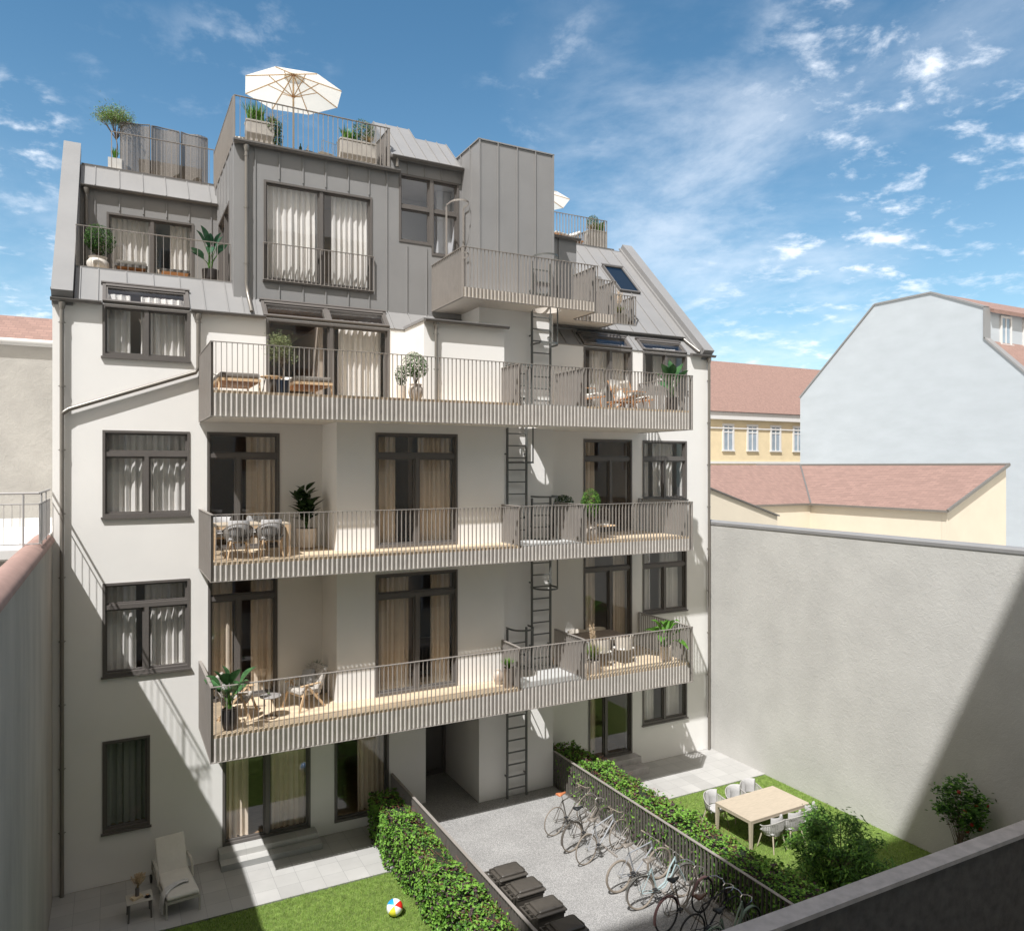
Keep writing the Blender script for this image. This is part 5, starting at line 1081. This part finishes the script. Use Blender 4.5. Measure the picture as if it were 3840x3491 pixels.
# towel lying on it
m = MB(); m.cs = True; q = random.Random(2); A = []
path = [(-.40, .12, .12), (-.40, .16, .28), (-.37, .20, .42), (-.30, .26, .478), (-.18, .33, .482), (-.05, .40, .484), (.08, .44, .483), (.18, .43, .480)]
for i, (x, y, z) in enumerate(path): A.append([m.P((x+.02*math.sin(k*2.1+i), y+(k-4)*.028*(1.3 if i < 4 else 1.0-.05*i), z+.014*math.sin(k*1.9+i*1.3)+(.014 if i > 3 else 0))) for k in range(9)])
for i in range(len(A)-1):
    for k in range(8): m.F(A[i][k], A[i][k+1], A[i+1][k+1], A[i+1][k])
o = tag(m.build('towel', mat('towel_cloth', (.62, .61, .60), .95, var=.06, vscale=12), loc=(1.33, 17.38, 0), rz=.11), 'crumpled pale towel hanging over the side of the patio lounger', 'towel')
# low side table with vase, books, cup
t = empty('side_table', (.51, 17.76, 0), .05, 'low square grey side table beside the patio lounger', 'side table'); m = MB(); m.rbox(-.25, .25, -.22, .22, .375, .40, .012, 2, 4); m.build('tabletop', fm, t)
for sx in (-1, 1):
    for sy in (-1, 1): m = MB(); m.tube([(sx*.20, sy*.17, .375), (sx*.215, sy*.185, 0)], [.024, .018], 8); m.build('leg', metal_d, t)
m = MB(); m.box(-.11, .11, -.075, .075, .0, .022); m.box(-.10, .105, -.07, .065, .023, .043); tag(m.build('books', mat('book_paper', (.62, .50, .34), .8, var=.1, vscale=30), loc=(.46, 17.74, .401), rz=.45), 'two cream books stacked under the vase on the patio side table', 'books')
t = empty('vase', (.47, 17.75, .445), 0, 'grey cylindrical vase of dried grasses on the patio side table', 'vase'); m = MB(); m.lathe([(.04, 0), (.042, .16), (.040, .165)], n=20); m.build('vase_body', mat('vase_glaze', (.16, .14, .13), .6, var=.2, vscale=10), t)
plumes(t, (0, 0, .14), 17, .34, 8, spread=.75, r=.055, name='dried_grasses', m=plume, ll=.2)
t = empty('coffee_cup', (.665, 17.68, .401), 0, 'dark coffee cup on a saucer at the corner of the patio side table', 'cup'); m = MB(); m.lathe([(.03, 0), (.06, .006), (.062, .01)], n=20); m.build('saucer', black_m, t); m = MB(); m.lathe([(.022, .01), (.035, .03), (.036, .055)], n=18); m.build('cup', black_m, t); m = MB(); m.lathe([(.005, .056), (.031, .0565)], n=16); m.build('coffee', mat('coffee_foam', (.55, .35, .2), .5, var=.3, vscale=40), t)
# bins
b0 = None
for x, y, lb in ((7.07, 13.61, 'brown wheelie bin farthest from the viewer beside the left fence'), (7.11, 12.96, 'second brown wheelie bin of the row, counted from the building'), (7.12, 12.21, 'third brown wheelie bin of the row, its lid half in shade'), (7.13, 11.49, 'shaded wheelie bin at the bottom edge, nearest the viewer')):
    if b0 is None: b0 = wheelie_bin((x, y, .27), .0, lb)
    else: copy_tree(b0, (x, y, .27), 0, lb)
# bicycles
tan = mat('tyre_tan', (.22, .185, .15), .7, var=.12, vscale=20, bump=.3, bscale=90); silver = mat('paint_silver', (.42, .43, .45), .3, metal=.3, var=.04); grey = mat('paint_grey', (.30, .31, .33), .35, metal=.2, var=.04)
bronze = mat('paint_bronze', (.13, .115, .10), .35, metal=.3, var=.05); blue = mat('paint_pale_blue', (.34, .43, .44), .3, var=.04); pink = mat('paint_dusty_pink', (.30, .17, .17), .35, var=.05); taupe = mat('paint_taupe', (.25, .22, .19), .35, var=.05); green = mat('paint_sage', (.20, .27, .21), .35, var=.05); orange = mat('leather_tan', (.50, .17, .07), .45, var=.12); brown = mat('leather_brown', (.10, .04, .02), .35, var=.2); grs = mat('saddle_taupe', (.20, .175, .15), .45, var=.06); blk = mat('saddle_black', (.012, .014, .016), .5, var=.1)
bicycle((9.74, 16.20, .27), .215, 'slim dark road bicycle with drop bars and a tan leather saddle, nearest the house', bronze, tan, orange, 'drop', tr=.014)
bicycle((9.70, 15.33, .27), .25, 'dark city bicycle with black saddle, mudguards and rear rack, between two road bicycles', bronze, tan, blk, 'city', fender=bronze, rack=True)
bicycle((9.68, 14.68, .27), .215, 'silver road bicycle with drop bars and a taupe saddle', silver, tan, grs, 'drop', tr=.016, paint2=silver)
bicycle((9.66, 13.38, .27), .03, 'grey mountain bicycle with wide flat bars and thick knobbly tyres', grey, tan, grs, 'flat', tr=.026)
bicycle((9.68, 12.66, .27), -.04, 'pale blue step through bicycle with chrome mudguards and taupe saddle', blue, tan, grs, 'flat', fender=chrome, step=True, tr=.022, rack=True)
bicycle((9.66, 11.80, .27), .18, 'taupe city bicycle with dusty pink mudguards, black rack and black saddle', taupe, black_r, blk, 'city', fender=pink, rack=True, step=True, lettering='GET', tr=.018)
bicycle((9.72, 11.12, .27), .08, 'black city bicycle with shiny brown saddle and chrome handlebar', black_m, black_r, brown, 'city', fender=None, bell=True)
bicycle((9.74, 10.60, .27), .16, 'sage green step through bicycle with black saddle beside the parapet', green, black_r, blk, 'city', fender=green, rack=True, step=True, lettering='GET')
# bicycle racks
rk = None
for i, (y, lb) in enumerate(((15.75, 'steel bicycle rack holding the road bicycles near the house'), (13.15, 'steel bicycle rack under the grey and pale blue bicycles'), (11.3, 'steel bicycle rack under the black bicycles by the parapet'))):
    if rk is None:
        rk = empty('bicycle_rack', (10.85, y, .27), 0, lb, 'bicycle rack', 'bicycle racks by the fence')
        m = MB(); m.box(-.38, -.34, -1.15, 1.15, .0, .035); m.box(.20, .24, -1.15, 1.15, .0, .035); m.build('base_rail', rail_m, rk)
        for k in range(4):
            y0 = -1.0+k*.66
            for dy in (0, .07):
                m = MB(); m.tube([(-.36, y0+dy, .03), (-.30, y0+dy, .12), (.02, y0+dy+.10, .36), (.16, y0+dy+.14, .44), (.24, y0+dy+.14, .40), (.22, y0+dy+.14, .22), (.22, y0+dy+.05, .03)], .009, 6); m.build('wheel_loop', rail_m, rk)
    else: copy_tree(rk, (10.85, y, .27), 0, lb)
# ============================================================ LOWEST BALCONY (floor 3.785)
F1, F2, F3, F4 = 3.787, 7.422, 11.052, 14.077
plantpot('potted_strelitzia', (2.24, 17.30, F1), 'big leafed plant in a glossy black pot, left end of lowest balcony', TUB(.165, .44), cer_d, n=13, h=1.08, L_=.60, W_=.25, m=g_str, seed=5, spread=.55, droop=.22)
armchair((3.98, 18.10, F1), 1.95, 'patterned wooden armchair with grey cushion in the corner of the lowest balcony')
a2 = armchair((2.55, 18.15, F1), -1.95, 'patterned wooden armchair behind the big leafed plant on the lowest balcony')
round_table((3.16, 17.66, F1), .235, .50, 'small round grey table between the two patterned armchairs', mat('slate_top', (.30, .28, .27), .5, var=.06), mat('bronze_metal', (.14, .09, .06), .35, metal=.6, var=.1))
t = empty('drinking_glass', (3.13, 17.70, F1+.501), 0, 'glass of water with lime slices on the small round balcony table', 'glass'); m = MB(); m.lathe([(.03, 0), (.036, .09)], n=16, cap=False); m.build('glass', clear, t); m = MB(); m.lathe([(.02, .005), (.028, .02), (.026, .05), (.01, .06)], n=10); m.build('lime', g_lite, t)
t = empty('potted_fern', (4.50, 18.98, F1), 0, 'dark leafy plant in a black pot behind the corner armchair', 'potted plant'); pot(t, CYL(.15, .5), cer_d); tuft(t, (0, 0, .5), 130, .38, .022, [g_dark, g_mid], 3, .9)
m = MB(); m.lathe([(.07, 0), (.12, .10), (.135, .20), (.11, .30), (.06, .36), (.062, .385), (.055, .385)], n=28); tag(m.build('jug', mat('jug_glaze', (.36, .25, .17), .4, col2=(.66, .62, .57), vscale=3, var=.1), loc=(8.88, 17.60, F1)), 'rounded two tone ceramic jar standing beside the ribbed pot', 'jar')
t = empty('potted_plant', (8.99, 17.26, F1), 0, 'bushy green herb in a tall metallic pot beside the ceramic jar', 'potted plant'); pot(t, CYL(.13, .50), mat('ribbed_bronze', (.36, .31, .27), .35, metal=.4, var=.1)); tuft(t, (0, 0, .5), 230, .30, .02, [g_mid, g_hedge, g_lite], 6, .95, 'foliage')
t = empty('pampas_planter', (11.66, 17.36, F1), 0, 'cream pot of pampas grass at the front rail of the lowest balcony', 'potted plant'); pot(t, CYL(.18, .36), cer_w); tuft(t, (0, 0, .36), 320, .55, .012, [grassy, dry, g_hedge], 7, .95); plumes(t, (0, 0, .4), 5, .92, 9, .22, .07, ll=.42)
wood_table((12.56, 18.36, F1), .0, 1.40, .98, .76, 'slatted grey brown dining table with white frame on the right of the lowest balcony', 'table', mat('grey_slats', (.30, .235, .19), .6, var=.15, vscale=5, stretch=(1, 18, 1)), .05, .06, m_leg=white_p)
def wicker(loc, rz, label):
    t = empty('wicker_chair', loc, rz, label, 'chair', 'white woven chairs at the balcony dining table')
    m = MB(); m.cs = True; rings = []
    for k in range(13):
        th = PI*k/12; c, s = math.cos(th), math.sin(th); rings.append([m.P((.30*c*f, .05-.28*s*f, z)) for f, z in ((.92, .42), (1.0, .62), (1.04, .80), (1.0, .80), (.95, .62), (.88, .43))])
    for A, Bq in zip(rings[:-1], rings[1:]):
        for i in range(6): j = (i+1) % 6; m.F(A[i], A[j], Bq[j], Bq[i])
    m.F(*rings[0]); m.F(*rings[-1][::-1]); m.build('woven_back', mat('white_weave', (.66, .60, .52), .9, var=.12, vscale=70, bump=.5, bscale=120) if 'white_weave' not in MT else MT['white_weave'], t)
    m = MB(); m.rbox(-.25, .25, -.20, .25, .41, .48, .04); m.build('seat_cushion', cush_w, t)
    for sx in (-1, 1):
        for sy in (-1, 1): m = MB(); m.tube([(sx*.24, sy*.18, .42), (sx*.28, sy*.24, 0)], [.016, .011], 6); m.build('leg', white_p, t)
    return t
w0 = wicker((13.02, 17.80, F1), .12, 'white woven chair with its back to the rail, right of the pampas pot')
copy_tree(w0, (12.22, 17.78, F1), -.1, 'white woven chair with its back to the rail, partly behind the pampas plumes')
copy_tree(w0, (12.16, 18.95, F1), PI, 'white woven chair against the wall on the far left side of the balcony dining table'); copy_tree(w0, (12.85, 18.97, F1), PI, 'white woven chair in front of the balcony door at the dining table')
plantpot('potted_banana', (14.30, 17.52, F1), 'banana plant with long bright leaves in a cream pot, right end of lowest balcony', CYL(.17, .42), cer_w, n=13, h=1.05, L_=.72, W_=.25, m=g_ban, seed=12, spread=.52, droop=.5, tilt=1.0, lo=.3)
# ============================================================ MIDDLE BALCONY
wood_table((2.72, 17.88, F2), 0, 1.66, .95, .75, 'pale wooden dining table at the left end of the middle balcony', 'table', wood_pale, .09, .10, m_leg=wood_l)
r0 = rope_chair((2.44, 17.47, F2), .0, 'grey rope chair by the rail, left one of the front pair on the middle balcony', 'rope chairs on the middle balcony', wood_l, rope, cush)
copy_tree(r0, (3.13, 17.46, F2), -.06, 'grey rope chair by the rail, right one of the front pair on the middle balcony'); copy_tree(r0, (2.26, 18.55, F2), PI+.05, 'grey rope chair by the door, left one of the rear pair on the middle balcony'); copy_tree(r0, (3.02, 18.60, F2), PI-.1, 'grey rope chair by the door, right one of the rear pair on the middle balcony')
t = empty('potted_rubber_plant', (4.24, 18.90, F2), 0, 'dark rubber plant in a round beige pot in the corner of the middle balcony', 'potted plant'); pot(t, TUB(.255, .50), cer_w); q = random.Random(14); f = MB(); s = MB()
for k in range(5):
    a0 = 2*PI*k/5; top = Vector((.22*math.cos(a0), .22*math.sin(a0), 1.05+.25*q.random())) if k else Vector((0, 0, 1.42)); s.tube([(0, 0, .48), top*.5+Vector((0, 0, .3)), top], [.014, .011, .005], 5)
    for j in range(11):
        u = .25+.75*j/10; p = Vector((0, 0, .48)).lerp(top, u); a = j*2.4+k; d = Vector((math.cos(a), math.sin(a), .45+.5*u)); f.leaf(p, d, (0, 0, 1), q.uniform(.34, .48), q.uniform(.16, .21), fold=.3, droop=.35*q.random(), seg=6, tip=.55)
s.build('stems', g_mid, t); f.build('foliage', g_rub, t, auto=80)
bushpot((11.62, 17.42, F2), 'round green bush in a grey stone urn at the rail of the middle balcony', URN(.21, .42), cer_s, .98, .31, [g_mid, g_hedge, g_dark], [4, 3, 2], 31, .042, 2300, sq=(1, 1, 1.2))
t = empty('planter', (11.60, 18.80, F2), 0, 'tall dark rectangular planter with a dark bush on the middle balcony', 'planter'); m = MB(); m.box(-.22, .22, -.35, .35, 0, .92); m.build('box', mat('slate_planter', (.05, .05, .052), .6, var=.15), t); leafcloud('foliage', [g_dark, g_mid], t, ballpts(.30, (0, 0, 1.0), 900, 5, (.8, 1.1, .6)), .05, [3, 1], 5)
t = empty('lounge_chair', (12.75, 18.65, F2), -.5, 'dark open weave lounge chair by the right door of the middle balcony', 'lounge chair'); m = MB(); n = 20
top = [Vector((.34*math.cos(th), .05-.36*math.sin(th), .50+.38*max(0, math.sin(th)))) for th in [PI*k/n for k in range(n+1)]]; bot = [Vector((.28*math.cos(th), .05-.28*math.sin(th), .28)) for th in [PI*k/n for k in range(n+1)]]
m.tube(top, .016, 6); m.tube(bot, .014, 6)
for k in range(n):
    m.tube([bot[k], top[k+1]], .006, 4, cap=False); m.tube([bot[k+1], top[k]], .006, 4, cap=False)
m.build('woven_back', metal_d, t); m = MB(); m.rbox(-.27, .27, -.24, .30, .28, .42, .05); m.build('seat_cushion', cush, t)
for sx in (-1, 1):
    for sy in (-1, 1): m = MB(); m.tube([(sx*.24, sy*.2, .29), (sx*.29, sy*.26, 0)], .012, 6); m.build('leg', metal_d, t)
t2 = round_table((12.38, 17.80, F2), .30, .36, 'low round wooden table in front of the dark woven lounge chair', wood_l, metal_d, 3, False)
m = MB(); m.cs = True; m.rbox(-.13, .13, -.09, .09, 0, .03, .012); tag(m.build('folded_cloth', cush_w, loc=(12.30, 17.74, F2+.361), rz=.3), 'folded white cloth on the low round table of the middle balcony', 'cloth')
# ============================================================ TOP BALCONY
G = 'daybeds with thick cushions on the top balcony'
d0 = daybed((2.46, 17.32, F3), 0, 'wooden daybed with stacked cushions left of the olive tree on the top balcony', G, 1.7, .88, wood_l, mat('taupe_mattress', (.17, .15, .13), .95, var=.1, vscale=10, bump=.3, bscale=20), wood_d, .30, th=.13, tilt=.22)
copy_tree(d0, (4.05, 17.32, F3), 0, 'wooden daybed with stacked cushions right of the olive tree on the top balcony')
round_table((3.22, 17.75, F3), .27, .42, 'round light wooden table between the two daybeds', wood_l, metal_d, 5, False)
t = empty('potted_olive', (3.36, 17.30, F3), 0, 'small olive tree in a dark blue pot at the rail of the top balcony', 'potted plant'); pot(t, CYL(.145, .30), mat('navy_pot', (.02, .03, .05), .4, var=.2)); q = random.Random(9)
ends = []
br = [([(0, 0, .3), (.03, .02, .5), (-.02, .0, .62)], [.02, .016, .013])]
for k in range(16):
    a = q.uniform(0, 2*PI); e = Vector((math.cos(a)*q.uniform(.1, .36), math.sin(a)*q.uniform(.1, .36), q.uniform(.75, 1.25))); br.append(([(-.02, 0, .6), (e*.5+Vector((0, 0, .38))), e], [.011, .006, .002])); ends += [e, e*.8+Vector((0, 0, .2))]
stems(t, br, name='trunk'); f = MB()
for e in ends:
    for i in range(42): a = q.uniform(0, 2*PI); f.leaf(e+Vector((q.gauss(0, .07), q.gauss(0, .07), q.gauss(0, .08))), (math.cos(a), math.sin(a), q.uniform(-.3, 1)), (q.gauss(0, 1), q.gauss(0, 1), 1), .06, .016, seg=2)
f.build('foliage', g_olive, t)
bushpot((6.52, 17.38, F3), 'round green bush in a clay urn beside the drainpipe on the top balcony', URN(.185, .38), cer_s, .84, .28, [g_mid, g_dark, g_hedge2], [4, 2, 2], 41, .04, 1900, sq=(1.1, 1, 1.15))
bushpot((6.26, 17.68, F3), 'small conifer in a cream pot behind the clay urn on the top balcony', CYL(.12, .36), cer_w, .62, .17, [g_mid, g_dark], [1, 1], 42, .035, 900, sq=(1, 1, 1.5))
s0 = sling_chair((11.62, 17.95, F3), -1.45, 'white lounge chair nearest the divider on the right of the top balcony')
copy_tree(s0, (12.95, 17.75, F3), 3.6, 'white lounge chair with its back to the rail, middle one on the top balcony'); copy_tree(s0, (13.50, 18.15, F3), -1.5, 'white lounge chair beside the big leafed plant on the top balcony')
t = empty('coffee_table', (12.70, 17.42, F3), 0, 'low wooden coffee table among the white lounge chairs', 'table'); m = MB(); m.rbox(-.42, .42, -.22, .22, .17, .20, .012); m.build('tabletop', wood_d, t)
for sx in (-1, 1):
    for sy in (-1, 1): m = MB(); m.tube([(sx*.34, sy*.15, .17), (sx*.36, sy*.17, 0)], .016, 6); m.build('leg', wood_d, t)
t = empty('vase', (12.50, 17.45, F3+.201), 0, 'small vase of dried grass on the coffee table of the top balcony', 'vase'); m = MB(); m.lathe([(.04, 0), (.055, .06), (.025, .14), (.03, .15)], n=16); m.build('vase_body', cer_w, t); plumes(t, (0, 0, .13), 7, .36, 18, .5, .05, ll=.22)
plantpot('potted_strelitzia', (14.42, 17.36, F3), 'big leafed green plant in a dark pot at the right end of the top balcony', CYL(.19, .40), cer_d, n=12, h=1.22, L_=.62, W_=.28, m=g_str, seed=17, spread=.50, droop=.15)
# ============================================================ LEFT ROOF LOGGIA
bushpot((-.30, 20.92, F4), 'round dark green bush in a whitewashed urn on the left roof loggia', URN(.25, .42), mat('whitewashed_clay', (.62, .57, .51), .7, var=.15, vscale=5), .86, .34, [g_dark, g_mid, g_hedge2], [3, 3, 1], 51, .042, 2600)
ld = daybed((.42, 20.60, F4), .0, 'wooden sun lounger with a white cushion beside the urn on the left roof loggia', 'sun loungers on the left roof loggia', 1.9, .72, metal_d, cush_w, wood_d, .26, slats=True)
t = copy_tree(ld, (1.40, 20.60, F4), 0, 'slatted wooden sun lounger beside the big leafed plant on the left roof loggia')
for c in list(t.children):
    if 'cushion' in c.name: bpy.data.objects.remove(c)
m = MB(); m.M = Matrix.Translation((0, 1.25, .28)) @ Matrix.Rotation(.55, 4, 'X'); 
for k in range(9): m.box(-.32, .32, .02+k*.07, .07+k*.07, 0, .02)
m.build('slatted_back', wood_pale, t)
plantpot('potted_strelitzia', (2.24, 20.92, F4), 'big leafed plant in a dark pot at the right end of the left roof loggia', CYL(.20, .42), cer_d, n=12, h=1.18, L_=.55, W_=.23, m=g_gr, seed=23, spread=.50, droop=.2, lo=.3)
# ============================================================ LEFT ROOF TERRACE
def screen(x0, x1, label, ph):
    t = empty('privacy_screen', ((x0+x1)/2, 24.35, 17.76), 0, label, 'screen', 'woven privacy screens on the left roof terrace'); w_ = (x1-x0)/2-.02
    top = lambda x: 1.52+.055*math.sin(x*5+ph); yy = lambda x: .07*math.sin(x*8+ph)
    m = MB()
    for s in (-1, 1): m.tube([(s*w_, yy(s*w_), 0), (s*w_, yy(s*w_), top(s*w_))], .018, 6)
    m.tube([(x, yy(x), top(x)) for x in [-w_+2*w_*k/12 for k in range(13)]], .018, 6); m.build('frame', metal_d, t)
    m = MB(); z = .03
    while z < 1.54:
        pts = [(x, yy(x)+(.006 if (k % 2) else -.006), z) for k, x in enumerate([-w_+2*w_*i/16 for i in range(17)])]
        for a, b in zip(pts[:-1], pts[1:]): m.bar(a, b, .006, .019)
        z += .027
    k = 0
    while k < 28: x = -w_+2*w_*(k+.5)/28; m.box(x-.006, x+.006, yy(x)-.004, yy(x)+.004, 0, top(x)); k += 1
    m.build('woven_panel', MT.get('woven_taupe') or mat('woven_taupe', (.20, .18, .16), .7, var=.15, vscale=30), t)
screen(.20, .99, 'left one of the three wavy woven privacy screens', 0); screen(1.0, 1.77, 'middle one of the three wavy woven privacy screens', 2); screen(1.79, 2.55, 'right one of the three wavy woven privacy screens', 4)
t = empty('potted_tree', (.08, 24.45, 17.76), 0, 'flat topped small tree in a white ribbed planter on the left roof terrace', 'potted plant'); m = MB(); m.box(-.18, .18, -.18, .18, 0, .42); m.build('box', white_p, t); q = random.Random(61)
br = [([(.02, 0, .4), (.06, 0, .8), (.03, .0, 1.05)], [.022, .018, .014])]; pts = []
for k in range(16): a = 2*PI*k/16; rr = q.uniform(.2, .56); e = Vector((math.cos(a)*rr, math.sin(a)*rr*.8, 1.52+q.uniform(-.1, .25))); br.append(([(.03, 0, 1.0), e*.55+Vector((0, 0, .55)), e], [.012, .008, .003])); pts += [e]
stems(t, br, name='trunk'); f = MB()
for i in range(3600):
    e = q.choice(pts); p = e*q.uniform(.4, 1)+Vector((q.gauss(0, .09), q.gauss(0, .09), 0)); p.z = 1.50+abs(q.gauss(0, .15))*(1.25-(p.x**2+p.y**2))+q.uniform(-.06, .05); f.cm = q.choice((0, 0, 1)); a = q.uniform(0, 2*PI); f.leaf(p, (math.cos(a), math.sin(a), q.uniform(0, 1.2)), (q.gauss(0, 1), q.gauss(0, 1), 1), .065, .017, seg=2)
f.build('foliage', [g_olive, g_hedge], t); tuft(t, (0, 0, .42), 60, .38, .03, [g_hedge, g_mid], 62, .5)
def planter(loc, L_, H, label, W_=.34, m_=None):
    t = empty('planter', loc, 0, label, 'planter'); m = MB(); m.box(-L_/2, L_/2, -W_/2, W_/2, 0, H); m.box(-L_/2-.012, L_/2+.012, -W_/2-.012, W_/2+.012, H-.03, H+.012)
    m.build('box', m_ or mat('board_marked_concrete', (.42, .39, .35), .85, var=.12, vscale=4) if not m_ and 'board_marked_concrete' not in MT else m_ or MT['board_marked_concrete'], t); m = MB(); m.box(-L_/2+.02, L_/2-.02, -W_/2+.02, W_/2-.02, H+.0125, H+.014); m.build('soil', soil, t); return t
planter((1.55, 24.75, 17.76), 1.7, .62, 'long grey planter box standing behind the woven privacy screens')
# ============================================================ CENTRAL ROOF TERRACE
F5 = 17.577
t = planter((3.38, 20.42, F5), .68, .72, 'tall concrete planter with spiky grass and trailing shrub left of the parasol'); tuft(t, (-.1, 0, .72), 120, .58, .034, [g_hedge, g_mid, g_lite], 71, .55, area=(.2, .1)); leafcloud('foliage', [g_mid, g_olive, g_dark], t, ballpts(.24, (.34, 0, .72), 900, 7, (1, 1, 1.0))+ballpts(.17, (.42, -.1, .35), 700, 8, (.9, .8, 1.8)), .045, [3, 2, 2], 72)
tuft(t, (.30, 0, .72), 90, .5, .008, [dry], 73, 1.1, 'dry_grass')
t = planter((5.96, 20.46, F5), 1.0, .74, 'wide concrete planter with grass and silvery shrub right of the parasol', .38); tuft(t, (-.22, 0, .74), 130, .46, .032, [g_hedge, g_mid, g_lite], 81, .6, area=(.2, .1)); leafcloud('foliage', [g_olive, g_mid, g_gr], t, ballpts(.30, (.22, .05, 1.08), 1700, 9, (1, 1, 1.15)), .042, [4, 2, 1], 82); tuft(t, (.32, -.1, .74), 150, .30, .007, [dry], 83, 1.3, 'dry_grass')
t = empty('parasol', (4.36, 21.0, F5), .25, 'large open white parasol with wooden ribs on the central roof terrace', 'parasol'); H1 = 2.02; H2 = 2.52; Rp = 1.33
m = MB(); m.tube([(0, 0, .0), (0, 0, H2-.02)], .026, 10); m.build('pole', wood_l, t)
def canopy(t, H1, H2, Rp):
    m = MB(); c = m.P((0, 0, H2)); R_ = [m.P((Rp*math.cos(2*PI*k/8), Rp*math.sin(2*PI*k/8), H1)) for k in range(8)]
    for k in range(8): m.F(R_[k], R_[(k+1) % 8], c)
    V1 = [m.P((Rp*.22*math.cos(2*PI*k/8), Rp*.22*math.sin(2*PI*k/8), H2-.055)) for k in range(8)]; c2 = m.P((0, 0, H2+.05))
    for k in range(8): m.F(V1[k], V1[(k+1) % 8], c2)
    m.build('canopy', canvas, t)
    for k in range(8): a = 2*PI*k/8; m = MB(); m.bar((.03*math.cos(a), .03*math.sin(a), H2-.03), (Rp*.995*math.cos(a), Rp*.995*math.sin(a), H1-.012), .022, .022); rb = m.build('rib', wood_l, t); m = MB(); m.bar((.03*math.cos(a), .03*math.sin(a), H1-.12), (Rp*.52*math.cos(a), Rp*.52*math.sin(a), (H1+H2)/2-.045), .02, .02); m.build('strut', wood_l, rb)
    for z, n_ in ((H1-.14, 'runner'), (H2-.06, 'hub')): m = MB(); m.lathe([(.05, 0), (.055, .03), (.045, .06)], (0, 0, z), 12); m.build(n_, wood_d, t)
canopy(t, H1, H2, Rp); m = MB(); m.lathe([(.26, 0), (.26, .05), (.06, .07)], n=20); m.build('base', metal_d, t)
t = round_table((4.72, 21.1, F5), .34, .42, 'round dark table under the white parasol', black_m, metal_d, 3, False)
for i, (x, y, h, lb, m_) in enumerate(((4.55, 21.0, .24, 'dark glass bottle on the table under the parasol', g_gr), (4.74, 20.98, .20, 'pale glass bottle on the table under the parasol', cush_w))): m = MB(); m.lathe([(.04, 0), (.042, h*.55), (.014, h*.75), (.014, h)], n=14); tag(m.build('bottle', m_, loc=(x, y, F5+.421)), lb, 'bottle')
t = empty('wire_chair', (5.18, 20.95, F5), .3, 'white metal wire chair beside the table under the parasol', 'chair'); m = MB()
m.tube([(-.22, -.2, .42), (-.22, -.26, .72), (.22, -.26, .72), (.22, -.2, .42)], .008, 6); m.tube([(-.22, -.2, .42), (-.22, .22, .42), (.22, .22, .42), (.22, -.2, .42), (-.22, -.2, .42)], .008, 6)
for k in range(5): x = -.18+.09*k; m.tube([(x, -.2, .42), (x, -.26, .72)], .004, 4)
m.build('wire_frame', white_p, t); m = MB(); m.rbox(-.2, .2, -.18, .2, .425, .47, .02); m.build('seat_cushion', cush_w, t)
for sx in (-1, 1):
    for sy in (-1, 1): m = MB(); m.tube([(sx*.2, sy*.2, .42), (sx*.22, sy*.22, 0)], .008, 6); m.build('leg', white_p, t)
t = empty('wooden_lounge_chair', (3.05, 20.95, F5), 1.4, 'cream cushioned lounge chair at the left end of the central roof terrace', 'lounge chair'); m = MB(); m.rbox(-.28, .28, -.25, .3, .3, .42, .04); m.build('seat_cushion', cush_w, t); m = MB(); m.M = Matrix.Translation((0, -.22, .36)) @ Matrix.Rotation(.35, 4, 'X'); m.rbox(-.27, .27, -.06, .06, 0, .52, .04); m.build('back_cushion', cush_w, t)
for s in (-1, 1): m = MB(); m.box(s*.3-.02, s*.3+.02, -.3, .3, .25, .3); m.box(s*.3-.02, s*.3+.02, -.3, -.26, 0, .6); m.box(s*.3-.02, s*.3+.02, .26, .3, 0, .6); m.build('frame', wood_pale, t)
# ============================================================ RIGHT ROOF TERRACE / LOGGIA
t = planter((16.38, 24.2, 17.71), .76, .70, 'concrete planter with grasses on the right roof terrace', .36); tuft(t, (.15, 0, .7), 90, .5, .032, [g_mid, g_hedge], 91, .5, area=(.15, .08)); tuft(t, (-.25, -.05, .7), 140, .34, .008, [dry], 92, 1.4, 'dry_grass'); leafcloud('foliage', [g_olive, g_mid, g_gr], t, ballpts(.24, (-.12, .05, 1.05), 1000, 19, (1, 1, 1.2)), .045, [4, 2, 1], 93)
daybed((14.35, 24.25, 17.71), -1.3, 'brown wooden lounger on the right roof terrace beside the metal shaft', None, 1.5, .7, wood_d, cush_w, wood_d, .32, slats=True)
t = empty('parasol', (14.55, 25.6, 17.71), .1, 'white parasol peeping out from behind the metal shaft', 'parasol'); m = MB(); m.tube([(0, 0, 0), (0, 0, 2.48)], .026, 10); m.build('pole', wood_l, t); canopy(t, 2.0, 2.5, 1.33)
t = planter((14.92, 20.66, F4), .42, .40, 'pale planter with tall pampas grass on the right roof loggia', .34); tuft(t, (0, 0, .4), 230, .42, .012, [grassy, g_hedge, dry], 95, .9); plumes(t, (0, 0, .42), 8, .80, 96, .35, .07, ll=.38)
